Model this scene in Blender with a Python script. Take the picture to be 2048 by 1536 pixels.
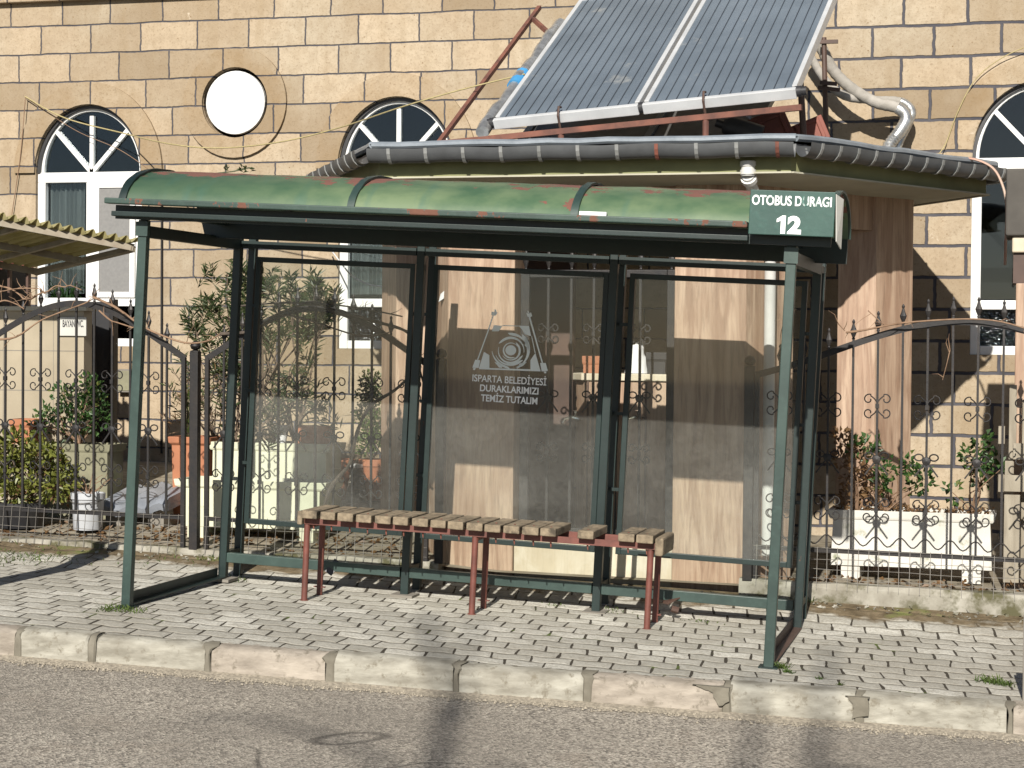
import bpy, bmesh, math, random
from mathutils import Vector, Matrix, geometry
R = math.radians
random.seed(7)
for o in list(bpy.data.objects):
    bpy.data.objects.remove(o)
S = bpy.context.scene
C = S.collection

# ------------------------------------------------------------------ camera, sky, sun, exposure
FPX, YAW, PITCH, ROLL, CAMZ = 3900.0, R(15), math.atan(78 / 3900), 0.009, 1.57
cam_d = bpy.data.cameras.new('camera')
cam_d.sensor_width = 36
cam_d.lens = 36 * FPX / 2048
cam_d.clip_start, cam_d.clip_end = 0.05, 400
cam = bpy.data.objects.new('camera', cam_d)
C.objects.link(cam)
CM = Matrix.Rotation(YAW, 3, 'Z') @ Matrix.Rotation(math.pi / 2 - PITCH, 3, 'X') @ Matrix.Rotation(ROLL, 3, 'Z')
cam.matrix_world = Matrix.Translation((0, 0, CAMZ)) @ CM.to_4x4()
S.camera = cam

SUN_D = Vector((-0.07, 1.0, -0.61)).normalized()          # the way the light travels
SUN_EL = math.asin(-SUN_D.z)
SUN_AZ = math.atan2(-SUN_D.x, -SUN_D.y)                  # compass angle of the sun from +Y
W = bpy.data.worlds.new('World')
S.world = W
W.use_nodes = True
bg = W.node_tree.nodes['Background']
sky = W.node_tree.nodes.new('ShaderNodeTexSky')
sky.sky_type = 'NISHITA'
sky.sun_disc = False
sky.sun_elevation = SUN_EL
sky.sun_rotation = SUN_AZ
sky.altitude = 1000
sky.air_density = 0.85
W.node_tree.links.new(sky.outputs[0], bg.inputs[0])
bg.inputs[1].default_value = 0.05
sun_d = bpy.data.lights.new('sun', 'SUN')
sun_d.energy = 5.0
sun_d.angle = R(0.5)
sun_d.color = (1.0, 0.945, 0.86)
sun = bpy.data.objects.new('sun', sun_d)
C.objects.link(sun)
sun.rotation_euler = SUN_D.to_track_quat('-Z', 'Y').to_euler()
S.view_settings.view_transform = 'Standard'
S.view_settings.look = 'None'
S.view_settings.exposure = 0.66
S.view_settings.gamma = 1

# ------------------------------------------------------------------ pixels of the photograph -> points on real planes
def ray(px, py):
    return CM @ Vector(((px - 1024) / FPX, -(py - 768) / FPX, -1))
def P(px, py, Y):
    d = ray(px, py)
    return Vector((0, 0, CAMZ)) + d * (Y / d.y)
def XZ(px, py, Y):
    p = P(px, py, Y)
    return p.x, p.z
def gz(x, y):
    xx = max(-11.0, min(5.0, x))
    return -(0.044 - 0.006 * max(0, min(2.5, y - 10))) * (xx + 3.1) + 0.075 * max(0, min(1, (y - 11.45) / 0.6))
def zb(x):                                                # top of the low wall under the fence
    return 0.215 - 0.0157 * (x + 6.5)
def cz(x, y):                                             # floor of the yard behind the fence
    k = max(0, min(1, (-x - 3.4) / 0.5))
    return zb(x) - 0.03 + (y - 12.1) * 0.095 * k - 0.03 * (1 - k)

# ------------------------------------------------------------------ mesh builder
ORG = {}
class MB:
    def __init__(s):
        s.v, s.f, s.m = [], [], []
    def add(s, vs, fs, mi=0):
        n = len(s.v)
        s.v += [Vector(v) for v in vs]
        for f in fs:
            s.f.append([i + n for i in f]); s.m.append(mi)
    def box(s, x0, x1, y0, y1, z0, z1, mi=0):
        s.add([(x0,y0,z0),(x1,y0,z0),(x1,y1,z0),(x0,y1,z0),(x0,y0,z1),(x1,y0,z1),(x1,y1,z1),(x0,y1,z1)],
              [(0,3,2,1),(4,5,6,7),(0,1,5,4),(1,2,6,5),(2,3,7,6),(3,0,4,7)], mi)
        return s
    def obox(s, c, a, b, n, mi=0):                       # centre and three half-axes
        c, a, b, n = Vector(c), Vector(a), Vector(b), Vector(n)
        vs = [c + i*a + j*b + k*n for k in (-1,1) for i, j in ((-1,-1),(1,-1),(1,1),(-1,1))]
        s.add(vs, [(0,3,2,1),(4,5,6,7),(0,1,5,4),(1,2,6,5),(2,3,7,6),(3,0,4,7)], mi)
        return s
    def bar(s, p, q, w, h=None, up=(0,0,1), mi=0):
        p, q = Vector(p), Vector(q)
        d = q - p
        u = Vector(up)
        a = d.cross(u)
        if a.length < 1e-5: a = d.cross(Vector((0,1,0)))
        a.normalize()
        b = a.cross(d).normalized()
        return s.obox((p+q)/2, d/2, a*w/2, b*(h or w)/2, mi)
    def tube(s, pts, r, n=6, mi=0, cap=True):
        pts = [Vector(p) for p in pts]
        if len(pts) < 2: return s
        rs = r if isinstance(r, (list, tuple)) else [r]*len(pts)
        t0 = (pts[1]-pts[0]).normalized()
        a = t0.cross(Vector((0,0,1)))
        if a.length < 1e-3: a = t0.cross(Vector((0,1,0)))
        a.normalize()
        vs, N = [], len(pts)
        for i, p in enumerate(pts):
            t = (pts[min(i+1,N-1)] - pts[max(i-1,0)])
            if t.length < 1e-9: t = t0.copy()
            t.normalize()
            a = (a - t*a.dot(t))
            if a.length < 1e-6: a = t.orthogonal()
            a.normalize()
            b = t.cross(a)
            for k in range(n):
                w = 2*math.pi*(k+.5)/n
                vs.append(p + (a*math.cos(w) + b*math.sin(w))*rs[i])
        fs = []
        for i in range(N-1):
            for k in range(n):
                k2 = (k+1) % n
                fs.append((i*n+k, i*n+k2, (i+1)*n+k2, (i+1)*n+k))
        if cap:
            fs.append(tuple(range(n-1,-1,-1))); fs.append(tuple((N-1)*n+k for k in range(n)))
        s.add(vs, fs, mi)
        return s
    def lathe(s, prof, c=(0,0,0), n=20, mi=0, sx=1, sy=1):
        c = Vector(c)
        vs = []
        for r, z in prof:
            for k in range(n):
                w = 2*math.pi*k/n
                vs.append(c + Vector((r*sx*math.cos(w), r*sy*math.sin(w), z)))
        fs = []
        for i in range(len(prof)-1):
            for k in range(n):
                k2 = (k+1) % n
                fs.append((i*n+k, i*n+k2, (i+1)*n+k2, (i+1)*n+k))
        fs.append(tuple(range(n-1,-1,-1)))
        fs.append(tuple((len(prof)-1)*n+k for k in range(n)))
        s.add(vs, fs, mi)
        return s
    def rings(s, rings, mi=0, closed=True):              # stack of equal-length loops
        n = len(rings[0]); vs = [p for r in rings for p in r]; fs = []
        for i in range(len(rings)-1):
            for k in range(n if closed else n-1):
                k2 = (k+1) % n
                fs.append((i*n+k, i*n+k2, (i+1)*n+k2, (i+1)*n+k))
        s.add(vs, fs, mi)
        return s
    def prism(s, poly, z0, z1, mi=0):
        n = len(poly)
        s.add([(x,y,z0) for x,y in poly] + [(x,y,z1) for x,y in poly],
              [tuple(range(n-1,-1,-1)), tuple(range(n,2*n))] + [(i,(i+1)%n,n+(i+1)%n,n+i) for i in range(n)], mi)
        return s
    def slab_y(s, poly, y0, y1, mi=0):                   # outline in x,z given thickness along y
        n = len(poly)
        s.add([(x,y0,z) for x,z in poly] + [(x,y1,z) for x,z in poly],
              [tuple(range(n)), tuple(range(2*n-1,n-1,-1))] + [((i+1)%n,i,n+i,n+(i+1)%n) for i in range(n)], mi)
        return s
    def leaf(s, p, d, l, w, mi=0):
        d = d.normalized()
        a = d.cross(Vector((random.uniform(-1,1),random.uniform(-1,1),random.uniform(-.3,1))))
        if a.length < 1e-3: a = d.orthogonal()
        a.normalize()
        u = a.cross(d)*(w*.35)
        q = p + d*l*.5
        s.add([p, q + a*w*.5 + u, p + d*l - u*.6, q - a*w*.5 + u], [(0,1,2),(0,2,3)], mi)
    def build(s, name, mats, parent=None, smooth=False, local=False, bevel=0, fix=True, kind=None):
        me = bpy.data.meshes.new(name)
        org = Vector((0,0,0)) if local or parent is None else ORG.get(parent.name, Vector((0,0,0)))
        me.from_pydata([tuple(v - org) for v in s.v], [], s.f)
        mats = mats if isinstance(mats, (list, tuple)) else [mats]
        for m in mats: me.materials.append(m)
        for p, i in zip(me.polygons, s.m): p.material_index = i
        if fix:
            bm = bmesh.new(); bm.from_mesh(me)
            bmesh.ops.recalc_face_normals(bm, faces=bm.faces)
            bm.to_mesh(me); bm.free()
        if smooth:
            me.polygons.foreach_set('use_smooth', [True]*len(me.polygons))
            me.set_sharp_from_angle(angle=R(38))
        o = bpy.data.objects.new(name, me)
        C.objects.link(o)
        if parent: o.parent = parent
        ORG[o.name] = org if not local else Vector((0,0,0))
        if bevel:
            b = o.modifiers.new('bevel', 'BEVEL'); b.width = bevel; b.segments = 2; b.limit_method = 'ANGLE'
        if kind: o['kind'] = kind
        return o
def thing(name, label, cat, loc=(0,0,0), group=None):
    o = bpy.data.objects.new(name, None)
    o.empty_display_size = .1
    o.location = loc
    C.objects.link(o)
    ORG[o.name] = Vector(loc)
    return tag(o, label, cat, group)
def tag(o, label, cat, group=None):
    o['label'] = label; o['category'] = cat
    if group: o['group'] = group
    return o
def put(o, parent, loc=(0,0,0)):                          # a copy of a part at another place on its thing
    c = o.copy(); C.objects.link(c); c.parent = parent; c.location = loc
    ORG[c.name] = ORG.get(parent.name, Vector((0,0,0)))
    return c
def lerp(a, b, t): return a + (b - a)*t
def path(pts, n):                                         # Catmull-Rom through points
    pts = [Vector(p) for p in pts]; out = []
    for i in range(len(pts)-1):
        p0, p1, p2, p3 = pts[max(i-1,0)], pts[i], pts[i+1], pts[min(i+2,len(pts)-1)]
        for k in range(n):
            t = k/n
            out.append(.5*((2*p1) + (p2-p0)*t + (2*p0-5*p1+4*p2-p3)*t*t + (3*p1-p0-3*p2+p3)*t**3))
    return out + [pts[-1]]

# ------------------------------------------------------------------ materials
class MT:
    def __init__(s, name):
        s.m = bpy.data.materials.new(name); s.m.use_nodes = True
        s.t = s.m.node_tree; s.t.nodes.clear()
        s.out = s.t.nodes.new('ShaderNodeOutputMaterial')
    def n(s, typ, ins=None, **kw):
        nd = s.t.nodes.new('ShaderNode' + typ)
        for k, v in kw.items(): setattr(nd, k, v)
        for k, v in (ins or {}).items(): s.set(nd, k, v)
        return nd
    def set(s, nd, k, v):
        i = nd.inputs[k]
        if isinstance(v, bpy.types.NodeSocket): s.t.links.new(v, i)
        elif isinstance(v, bpy.types.Node): s.t.links.new(v.outputs[0], i)
        else:
            if isinstance(v, (tuple, list)) and len(v) == 3 and i.type == 'RGBA': v = (*v, 1)
            i.default_value = v
    def math(s, op, a, b=0.0, c=0.0):
        nd = s.n('Math', {0: a, 1: b}, operation=op)
        if op in ('MULTIPLY_ADD', 'WRAP'): s.set(nd, 2, c)
        return nd.outputs[0]
    def mix(s, f, a, b, blend='MIX'):
        nd = s.n('Mix', data_type='RGBA', blend_type=blend)
        s.set(nd, 'Factor', f); s.set(nd, 6, a); s.set(nd, 7, b)
        return nd.outputs[2]
    def noise(s, vec, scale, detail=4, rough=.55):
        return s.n('TexNoise', {'Vector': vec, 'Scale': scale, 'Detail': detail, 'Roughness': rough}).outputs[0]
    def rng(s, v, a, b, c=0.0, d=1.0):
        return s.n('MapRange', {0: v, 1: a, 2: b, 3: c, 4: d}).outputs[0]
    def pos(s): return s.n('NewGeometry').outputs['Position']
    def obj(s): return s.n('TexCoord').outputs['Object']
    def sep(s, v):
        nd = s.n('SeparateXYZ', {0: v}); return nd.outputs[0], nd.outputs[1], nd.outputs[2]
    def comb(s, x, y, z): return s.n('CombineXYZ', {0: x, 1: y, 2: z}).outputs[0]
    def scale(s, v, sc): return s.n('VectorMath', {0: v, 1: sc}, operation='MULTIPLY').outputs[0]
    def bump(s, h, st=.3, d=.01): return s.n('Bump', {'Height': h, 'Strength': st, 'Distance': d}).outputs[0]
    def fin(s, col, rough=.7, metal=0.0, normal=None, **kw):
        b = s.n('BsdfPrincipled', {'Base Color': col, 'Roughness': rough, 'Metallic': metal})
        if normal is not None: s.set(b, 'Normal', normal)
        for k, v in kw.items(): s.set(b, k.replace('_', ' '), v)
        s.t.links.new(b.outputs[0], s.out.inputs[0])
        return s.m
def plain(name, c1, c2=None, scale=8, rough=.6, metal=0.0, bump=.15, bscale=None, stretch=(1,1,1), spec=.5, dirt=None):
    t = MT(name)
    v = t.scale(t.pos(), stretch)
    n = t.noise(v, scale, 5)
    c2 = c2 or tuple(x*.75 for x in c1)
    col = t.mix(t.rng(n, .35, .68), c2, c1)
    if dirt:
        n2 = t.noise(t.pos(), dirt[1], 6, .65)
        col = t.mix(t.rng(n2, dirt[2], dirt[2]+.12), col, dirt[0])
    nb = t.noise(v, bscale or scale*6, 3)
    return t.fin(col, rough, metal, t.bump(nb, bump, .004) if bump else None, Specular_IOR_Level=spec)

def stone_wall(name='ashlar_stone', stain=0.0):
    t = MT(name)
    p = t.pos()
    x, y, z = t.sep(p)
    wob = t.noise(p, 2.6, 3)
    wob2 = t.noise(t.scale(p, (1,1,1.7)), 9, 2)
    zz = t.math('ADD', z, t.math('MULTIPLY', t.math('SUBTRACT', wob, .5), .022))
    zz = t.math('ADD', zz, t.math('MULTIPLY', t.math('SUBTRACT', wob2, .5), .012))
    xx = t.math('ADD', x, t.math('MULTIPLY', t.math('SUBTRACT', wob2, .5), .02))
    v = t.math('DIVIDE', t.math('SUBTRACT', zz, 1.879 - .2464*20), .2464)
    row = t.math('FLOOR', v); fv = t.math('FRACT', v)
    rn = t.n('TexWhiteNoise', {'W': row}, noise_dimensions='1D').outputs[0]
    u = t.math('ADD', t.math('DIVIDE', xx, .4983), t.math('ADD', t.math('MULTIPLY', row, .5), t.math('MULTIPLY', rn, .28)))
    u = t.math('ADD', u, 100.0)
    col = t.math('FLOOR', u)
    rb = t.n('TexWhiteNoise', {0: t.comb(row, col, 0)}, noise_dimensions='2D')
    # vary where each upright joint falls, so blocks differ in length
    du0 = t.math('MULTIPLY', t.math('SUBTRACT', rb.outputs[0], .5), .16)
    fu = t.math('FRACT', u)
    dl = t.math('ABSOLUTE', t.math('SUBTRACT', fu, t.math('ADD', .5, du0)))   # one joint per cell, near its middle
    du = t.math('MULTIPLY', dl, .4983)
    dv = t.math('MULTIPLY', t.math('MINIMUM', fv, t.math('SUBTRACT', 1.0, fv)), .2464)
    d = t.math('MINIMUM', du, dv)
    jn = t.math('MULTIPLY', t.noise(p, 30, 3), .006)
    # joints in the right part were pointed again, wider
    jw = t.math('ADD', t.rng(x, -2.8, -.8, 0, .0055), t.math('MULTIPLY', t.rng(z, 2.6, 1.9), .0012))
    stone = t.rng(t.math('SUBTRACT', t.math('SUBTRACT', d, jn), jw), .001, .005)
    # which block (left or right of the joint in the cell)
    side = t.math('GREATER_THAN', fu, t.math('ADD', .5, du0))
    bid = t.math('ADD', col, side)
    rv = t.n('TexWhiteNoise', {0: t.comb(row, bid, 3.0)}, noise_dimensions='2D')
    big = t.noise(p, 1.1, 4)
    c = t.mix(rv.outputs[0], (.215, .165, .108), (.40, .322, .228))
    c = t.mix(t.rng(big, .45, .75), c, (.37, .32, .242))
    mott = t.noise(p, 13, 5, .7)
    c = t.mix(t.rng(mott, .42, .62, 0, .32), c, (.22, .165, .105))
    speck = t.noise(p, 45, 4, .75)
    c = t.mix(t.rng(speck, .53, .68, 0, .62), c, (.165, .118, .068))
    pits = t.n('TexVoronoi', {'Vector': p, 'Scale': 14.0}).outputs[0]
    pn = t.noise(p, 3.5, 2)
    c = t.mix(t.math('MULTIPLY', t.rng(pits, .05, .11, 1, 0), t.rng(pn, .5, .6)), c, (.17, .11, .055))
    pale = t.noise(p, 2.3, 6, .7)
    c = t.mix(t.rng(pale, .685, .715, 0, .8), c, (.50, .435, .345))
    streak = t.noise(t.scale(p, (5, 5, .5)), 1.0, 4)
    c = t.mix(t.rng(streak, .5, .75, 0, .5), c, (.225, .165, .095))
    if stain: c = t.mix(t.rng(t.noise(p, 4, 4), .36, .66, .08, stain), c, (.22, .145, .07))
    jc = t.mix(t.noise(p, 6, 2), (.03, .03, .04), (.10, .097, .105))
    c = t.mix(stone, jc, c)
    h = t.math('ADD', t.math('MULTIPLY', stone, .8), t.math('MULTIPLY', speck, .35))
    return t.fin(c, .88, 0, t.bump(h, .9, .010), Specular_IOR_Level=.2)

def pavers():
    t = MT('interlocking_pavers')
    p = t.pos()
    x, y, z = t.sep(p)
    wob = t.math('MULTIPLY', t.math('SUBTRACT', t.noise(p, 1.3, 2), .5), .09)
    x2 = t.math('ADD', x, wob); y2 = t.math('ADD', y, wob)
    pw, ph = .205, .17
    row0 = t.math('FLOOR', t.math('DIVIDE', y2, ph))
    par = t.math('MODULO', row0, 2.0)
    ph_x = t.math('ADD', t.math('DIVIDE', x2, pw), 200.0)
    wave = t.math('MULTIPLY', t.math('SINE', t.math('MULTIPLY', ph_x, 2*math.pi)), .012)
    v = t.math('DIVIDE', t.math('ADD', y2, wave), ph)
    row = t.math('FLOOR', v); fv = t.math('FRACT', v)
    u = t.math('ADD', ph_x, t.math('MULTIPLY', t.math('MODULO', row, 2.0), .5))
    u = t.math('ADD', u, t.math('MULTIPLY', t.math('SUBTRACT', fv, .5), .12))
    col = t.math('FLOOR', u); fu = t.math('FRACT', u)
    rnd = t.n('TexWhiteNoise', {0: t.comb(row, col, 0)}, noise_dimensions='2D').outputs[0]
    du = t.math('MULTIPLY', t.math('MINIMUM', fu, t.math('SUBTRACT', 1.0, fu)), pw)
    dv = t.math('MULTIPLY', t.math('MINIMUM', fv, t.math('SUBTRACT', 1.0, fv)), ph)
    jn = t.noise(p, 7, 3)
    wdt = t.rng(jn, .35, .65, .0035, .0095)
    ju = t.math('LESS_THAN', du, wdt)
    jv = t.math('LESS_THAN', dv, t.rng(jn, .4, .7, .002, .009))
    fine = t.noise(p, 60, 4, .7)
    patch = t.noise(p, .9, 5, .6)
    c = t.mix(rnd, (.335, .325, .285), (.58, .565, .505))
    c = t.mix(t.rng(t.math('ADD', patch, t.rng(x, -1.4, -.4, 0, .10)), .40, .66, 0, .75), c, (.31, .292, .248))
    c = t.mix(t.rng(fine, .43, .66, 0, .7), c, (.22, .203, .165))
    blot = t.noise(p, 14, 5, .7)
    c = t.mix(t.rng(blot, .52, .64, 0, .5), c, (.23, .21, .17))
    edge = t.rng(dv, .0, .03, .35, 0)
    c = t.mix(edge, c, (.30, .268, .21))
    c = t.mix(t.math('MULTIPLY', jv, .85), c, (.105, .092, .068))
    c = t.mix(ju, c, (.05, .043, .033))
    moss = t.noise(p, 1.7, 5, .7)
    c = t.mix(t.math('MULTIPLY', t.math('MAXIMUM', ju, jv), t.rng(moss, .6, .66)), c, (.09, .12, .03))
    dirt = t.math('ADD', t.math('MULTIPLY', t.math('SUBTRACT', y, 11.72), 3.2), t.math('MULTIPLY', t.math('SUBTRACT', t.noise(p, 3.2, 5, .7), .5), 2.2))
    dc = t.mix(t.rng(t.noise(p, 11, 5, .7), .35, .65), (.08, .06, .034), (.18, .14, .087))
    dc = t.mix(t.rng(moss, .58, .66), dc, (.14, .15, .05))
    c = t.mix(t.rng(dirt, 0, .35), c, dc)
    h = t.math('SUBTRACT', t.math('MULTIPLY', fine, .25), t.math('MAXIMUM', ju, t.math('MULTIPLY', jv, .6)))
    h = t.math('ADD', h, t.math('MULTIPLY', t.rng(t.math('MINIMUM', du, dv), 0, .03), .5))
    return t.fin(c, .9, 0, t.bump(h, .9, .014), Specular_IOR_Level=.2)

def asphalt():
    t = MT('worn_asphalt')
    p = t.pos()
    x, y, z = t.sep(p)
    a = t.n('TexVoronoi', {'Vector': p, 'Scale': 85.0}); b = t.noise(p, 140, 3, .7)
    big = t.noise(p, .8, 5, .6)
    c = t.mix(t.rng(a.outputs[1], .1, .9), (.12, .107, .09), (.60, .54, .45))
    c = t.mix(t.rng(b, .55, .75, 0, .7), c, (.085, .074, .062))
    c = t.mix(t.rng(big, .38, .66, 0, .6), c, (.2, .18, .152))
    c = t.mix(t.rng(t.noise(p, 2.2, 6, .7), .56, .72, 0, .5), c, (.275, .23, .18))
    # a cracked patch edge and the pale grit that gathers along the kerb
    cr = t.math('ABSOLUTE', t.math('SUBTRACT', t.noise(t.scale(p, (.8, .55, 1)), .42, 3, .5), .46))
    c = t.mix(t.math('MULTIPLY', t.rng(cr, .0006, .0022, .6, 0), t.rng(t.math('ABSOLUTE', t.math('ADD', x, 2.7)), .35, .6, 1, 0)), c, (.05, .045, .04))
    h = t.math('ADD', a.outputs[0], t.math('MULTIPLY', b, .9))
    return t.fin(c, .92, 0, t.bump(h, .8, .012), Specular_IOR_Level=.2)

def travertine(name, c1, c2, c3, vs=(9, 9, .9), speck=.5):
    t = MT(name)
    p = t.pos()
    v = t.scale(p, vs)
    dist = t.n('TexNoise', {'Vector': v, 'Scale': 1.6, 'Detail': 6.0, 'Roughness': .6, 'Distortion': .9}).outputs[0]
    fine = t.noise(t.scale(p, (60, 60, 5)), 1.0, 4, .6)
    big = t.noise(p, 2.0, 4)
    c = t.mix(t.rng(dist, .40, .60), c1, c2)
    c = t.mix(t.rng(big, .45, .72, 0, .7), c, c3)
    c = t.mix(t.rng(fine, .5, .72, 0, speck), c, tuple(k*.55 for k in c1))
    return t.fin(c, .5, 0, t.bump(fine, .12, .003), Specular_IOR_Level=.35)

def green_paint(name, base=(.004, .012, .011), paler=(.008, .02, .018), rust=.70, rough=.45):
    t = MT(name)
    p = t.obj()
    n = t.noise(p, 3.0, 5); f = t.noise(p, 26, 4, .65)
    c = t.mix(t.rng(n, .35, .65), base, paler)  # two greens mottled at random by noise
    c = t.mix(t.rng(f, .52, .8, 0, .35), c, tuple(k*1.7 for k in paler))
    r = t.noise(t.scale(p, (1, 1, .6)), 7, 6, .7)
    m = t.rng(r, rust, rust+.015)
    rc = t.mix(f, (.085, .036, .024), (.15, .065, .04))
    c = t.mix(m, c, rc)
    return t.fin(c, t.rng(m, 0, 1, rough, .85), 0, t.bump(t.math('SUBTRACT', f, m), .2, .003))

def roof_paint():
    t = MT('faded_green_roof_sheet')
    p = t.obj()
    x, y, z = t.sep(p)
    n = t.noise(t.scale(p, (1.2, 1.5, 1.5)), 2.2, 5, .6)
    f = t.noise(p, 30, 4, .7)
    c = t.mix(t.rng(n, .36, .64), (.045, .09, .048), (.115, .16, .085))
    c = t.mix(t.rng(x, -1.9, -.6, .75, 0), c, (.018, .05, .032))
    c = t.mix(t.rng(t.noise(t.scale(p, (3, .6, .6)), 3, 4), .55, .75, 0, .5), c, (.04, .1, .08))
    r = t.noise(t.scale(p, (1, 1.3, 1.3)), 3.3, 8, .68)
    # paint has flaked along the crown of the vault and beside the ribs
    rib = t.math('MINIMUM', t.math('ABSOLUTE', t.math('SUBTRACT', x, -.54)), t.math('ABSOLUTE', t.math('SUBTRACT', x, .66)))
    bias = t.math('ADD', t.rng(z, 2.385, 2.468, 0, .19), t.rng(rib, .0, .14, .115, 0))
    bias = t.math('ADD', bias, t.rng(x, .2, 1.3, 0, .03))
    m = t.rng(t.math('ADD', r, bias), .665, .672)
    c = t.mix(m, c, t.mix(f, (.11, .046, .034), (.165, .07, .05)))
    return t.fin(c, t.rng(m, 0, 1, .5, .9), 0, t.bump(t.math('SUBTRACT', t.math('MULTIPLY', f, .4), m), .25, .003))

def dusty_glass(name='dusty_glass', dust=(.012, .055), tint=(.93, .95, .94)):
    t = MT(name)
    p = t.obj()
    d = t.rng(t.math('ADD', t.math('MULTIPLY', t.noise(p, 2.2, 5), .7), t.math('MULTIPLY', t.noise(p, 40, 3), .3)), .3, .7, *dust)
    tr = t.n('BsdfTransparent', {0: tint})
    df = t.n('BsdfDiffuse', {0: (.72, .70, .64)})
    gl = t.n('BsdfGlossy', {0: (1, 1, 1), 1: .03})
    m1 = t.n('MixShader', {0: d, 1: tr, 2: df})
    fr = t.n('Fresnel', {0: 1.45})
    m2 = t.n('MixShader', {0: t.math('MULTIPLY', fr.outputs[0], .6), 1: m1, 2: gl})
    t.t.links.new(m2.outputs[0], t.out.inputs[0])
    return t.m
def window_glass(name='window_glass', tint=(.7, .74, .74), rough=.02, bump=0):
    t = MT(name)
    tr = t.n('BsdfTransparent', {0: tint})
    gl = t.n('BsdfGlossy', {0: (.9, .95, 1), 1: rough})
    if bump: t.set(gl, 'Normal', t.bump(t.n('TexVoronoi', {'Vector': t.pos(), 'Scale': 45.0}).outputs[0], bump, .02))
    fr = t.n('Fresnel', {0: 1.5})
    m2 = t.n('MixShader', {0: fr.outputs[0], 1: tr, 2: gl})
    t.t.links.new(m2.outputs[0], t.out.inputs[0])
    return t.m
def leafmat(name, c1, c2, c3=None):
    t = MT(name)
    p = t.pos()
    n = t.noise(p, 9, 3)
    r = t.n('TexWhiteNoise', {0: t.scale(p, (40, 40, 40))}, noise_dimensions='3D').outputs[0]
    c = t.mix(t.rng(n, .35, .65), c1, c2)
    if c3: c = t.mix(t.rng(t.noise(p, 16, 2), .58, .66), c, c3)
    c = t.mix(.3, c, (0, 0, 0))
    b = t.n('BsdfPrincipled', {'Base Color': c, 'Roughness': .45})
    tl = t.n('BsdfTranslucent', {0: c})
    m = t.n('MixShader', {0: .3, 1: b, 2: tl})
    t.t.links.new(m.outputs[0], t.out.inputs[0])
    return t.m

M = {}
M['wall'] = stone_wall()
M['surround'] = stone_wall('stained_surround_stone', .45)
M['pavers'] = pavers()
M['asphalt'] = asphalt()
M['kerb'] = plain('kerb_concrete', (.35, .335, .285), (.185, .172, .14), 9, .9, 0, 1.0, 38, (.6, 1, 1.8), dirt=((.155, .138, .105), 19, .56), spec=.2)
M['kerb_pink'] = plain('kerb_concrete_pinkish', (.345, .305, .255), (.19, .165, .135), 9, .9, 0, 1.0, 38, (.6, 1, 1.8), dirt=((.155, .135, .105), 19, .55), spec=.2)
M['mortar'] = plain('grey_mortar_patch', (.18, .165, .132), (.13, .118, .093), 14, .95, 0, .5, 50, spec=.1)
M['earth'] = plain('dry_earth', (.14, .105, .068), (.078, .06, .036), 9, .95, 0, .5, 40, spec=.1)
M['lowwall'] = plain('whitewashed_footing', (.33, .315, .27), (.19, .175, .142), 6, .95, 0, .6, 30, dirt=((.085, .08, .045), 4, .48), spec=.1)
M['slabs'] = plain('yard_slabs', (.29, .26, .205), (.165, .14, .10), 4, .9, 0, .4, 30, dirt=((.085, .065, .04), 3, .56), stretch=(1, 3.5, 1), spec=.2)
M['trav'] = travertine('pink_travertine', (.255, .168, .115), (.40, .295, .213), (.285, .18, .122))
M['cream'] = travertine('cream_marble', (.45, .395, .29), (.54, .50, .405), (.41, .335, .235), (3, 3, 2), .2)
M['soffit'] = plain('soffit_plaster', (.40, .385, .30), (.33, .315, .245), 3, .9, 0, .1, 20)
M['fascia'] = plain('olive_fascia', (.20, .205, .10), (.15, .155, .075), 5, .8, 0, .1)
M['gutter'] = plain('grey_zinc_gutter', (.085, .09, .094), (.06, .063, .066), 6, .5, .1, .1)
M['flash'] = plain('roof_flashing', (.25, .28, .31), (.18, .205, .23), 7, .4, .3, .2)
M['zinc_lt'] = plain('light_zinc_strap', (.25, .255, .25), (.17, .175, .17), 9, .5, .2, 0)
M['post'] = green_paint('shaded_green_post_paint')  # shaded copy of the shelter green, roof shadow put into the colour
M['rail'] = green_paint('sunlit_green_rail_paint', (.017, .034, .029), (.031, .055, .047), .71)  # sunlit copy of the same green, for parts the sun reaches
M['sign'] = green_paint('sign_green', (.020, .058, .048), (.028, .074, .06), .73, .4)
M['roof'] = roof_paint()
M['rustred'] = plain('rusty_red_primer', (.20, .065, .042), (.115, .038, .025), 9, .75, 0, .3, 50)
M['rusty'] = plain('dark_rusty_steel', (.17, .065, .042), (.085, .036, .026), 9, .8, 0, .3, 50)
M['benchred'] = plain('bench_red_paint', (.155, .05, .036), (.085, .028, .02), 8, .6, 0, .25, 50)
M['wood'] = plain('weathered_slat_wood', (.25, .2, .138), (.135, .108, .075), 9, .85, 0, .9, 26, (3, .7, 3), .2, dirt=((.065, .054, .04), 11, .54))
M['woodgrey'] = plain('grey_pallet_wood', (.29, .26, .205), (.2, .175, .135), 4, .9, 0, .4, 20, (6, 6, .8), .2)
M['iron'] = plain('black_iron_paint', (.009, .009, .0105), (.019, .0155, .0135), 14, .55, .2, .25, 60)
M['wire'] = plain('dull_wire', (.17, .16, .14), (.11, .10, .09), 20, .6, .4, 0)
M['glass'] = dusty_glass()
M['wglass'] = window_glass()
M['wglass_pat'] = window_glass('patterned_glass', (.22, .25, .25), .08, .6)
M['upvc'] = plain('white_upvc', (.68, .68, .665), (.60, .60, .585), 2, .35, 0, 0)
M['cream_upvc'] = plain('cream_frame', (.42, .395, .315), (.35, .33, .27), 3, .45, 0, 0)
M['whitedisc'] = plain('white_board', (.60, .60, .59), (.52, .52, .51), 3, .6, 0, .05, dirt=((.40, .39, .36), 9, .60))
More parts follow.
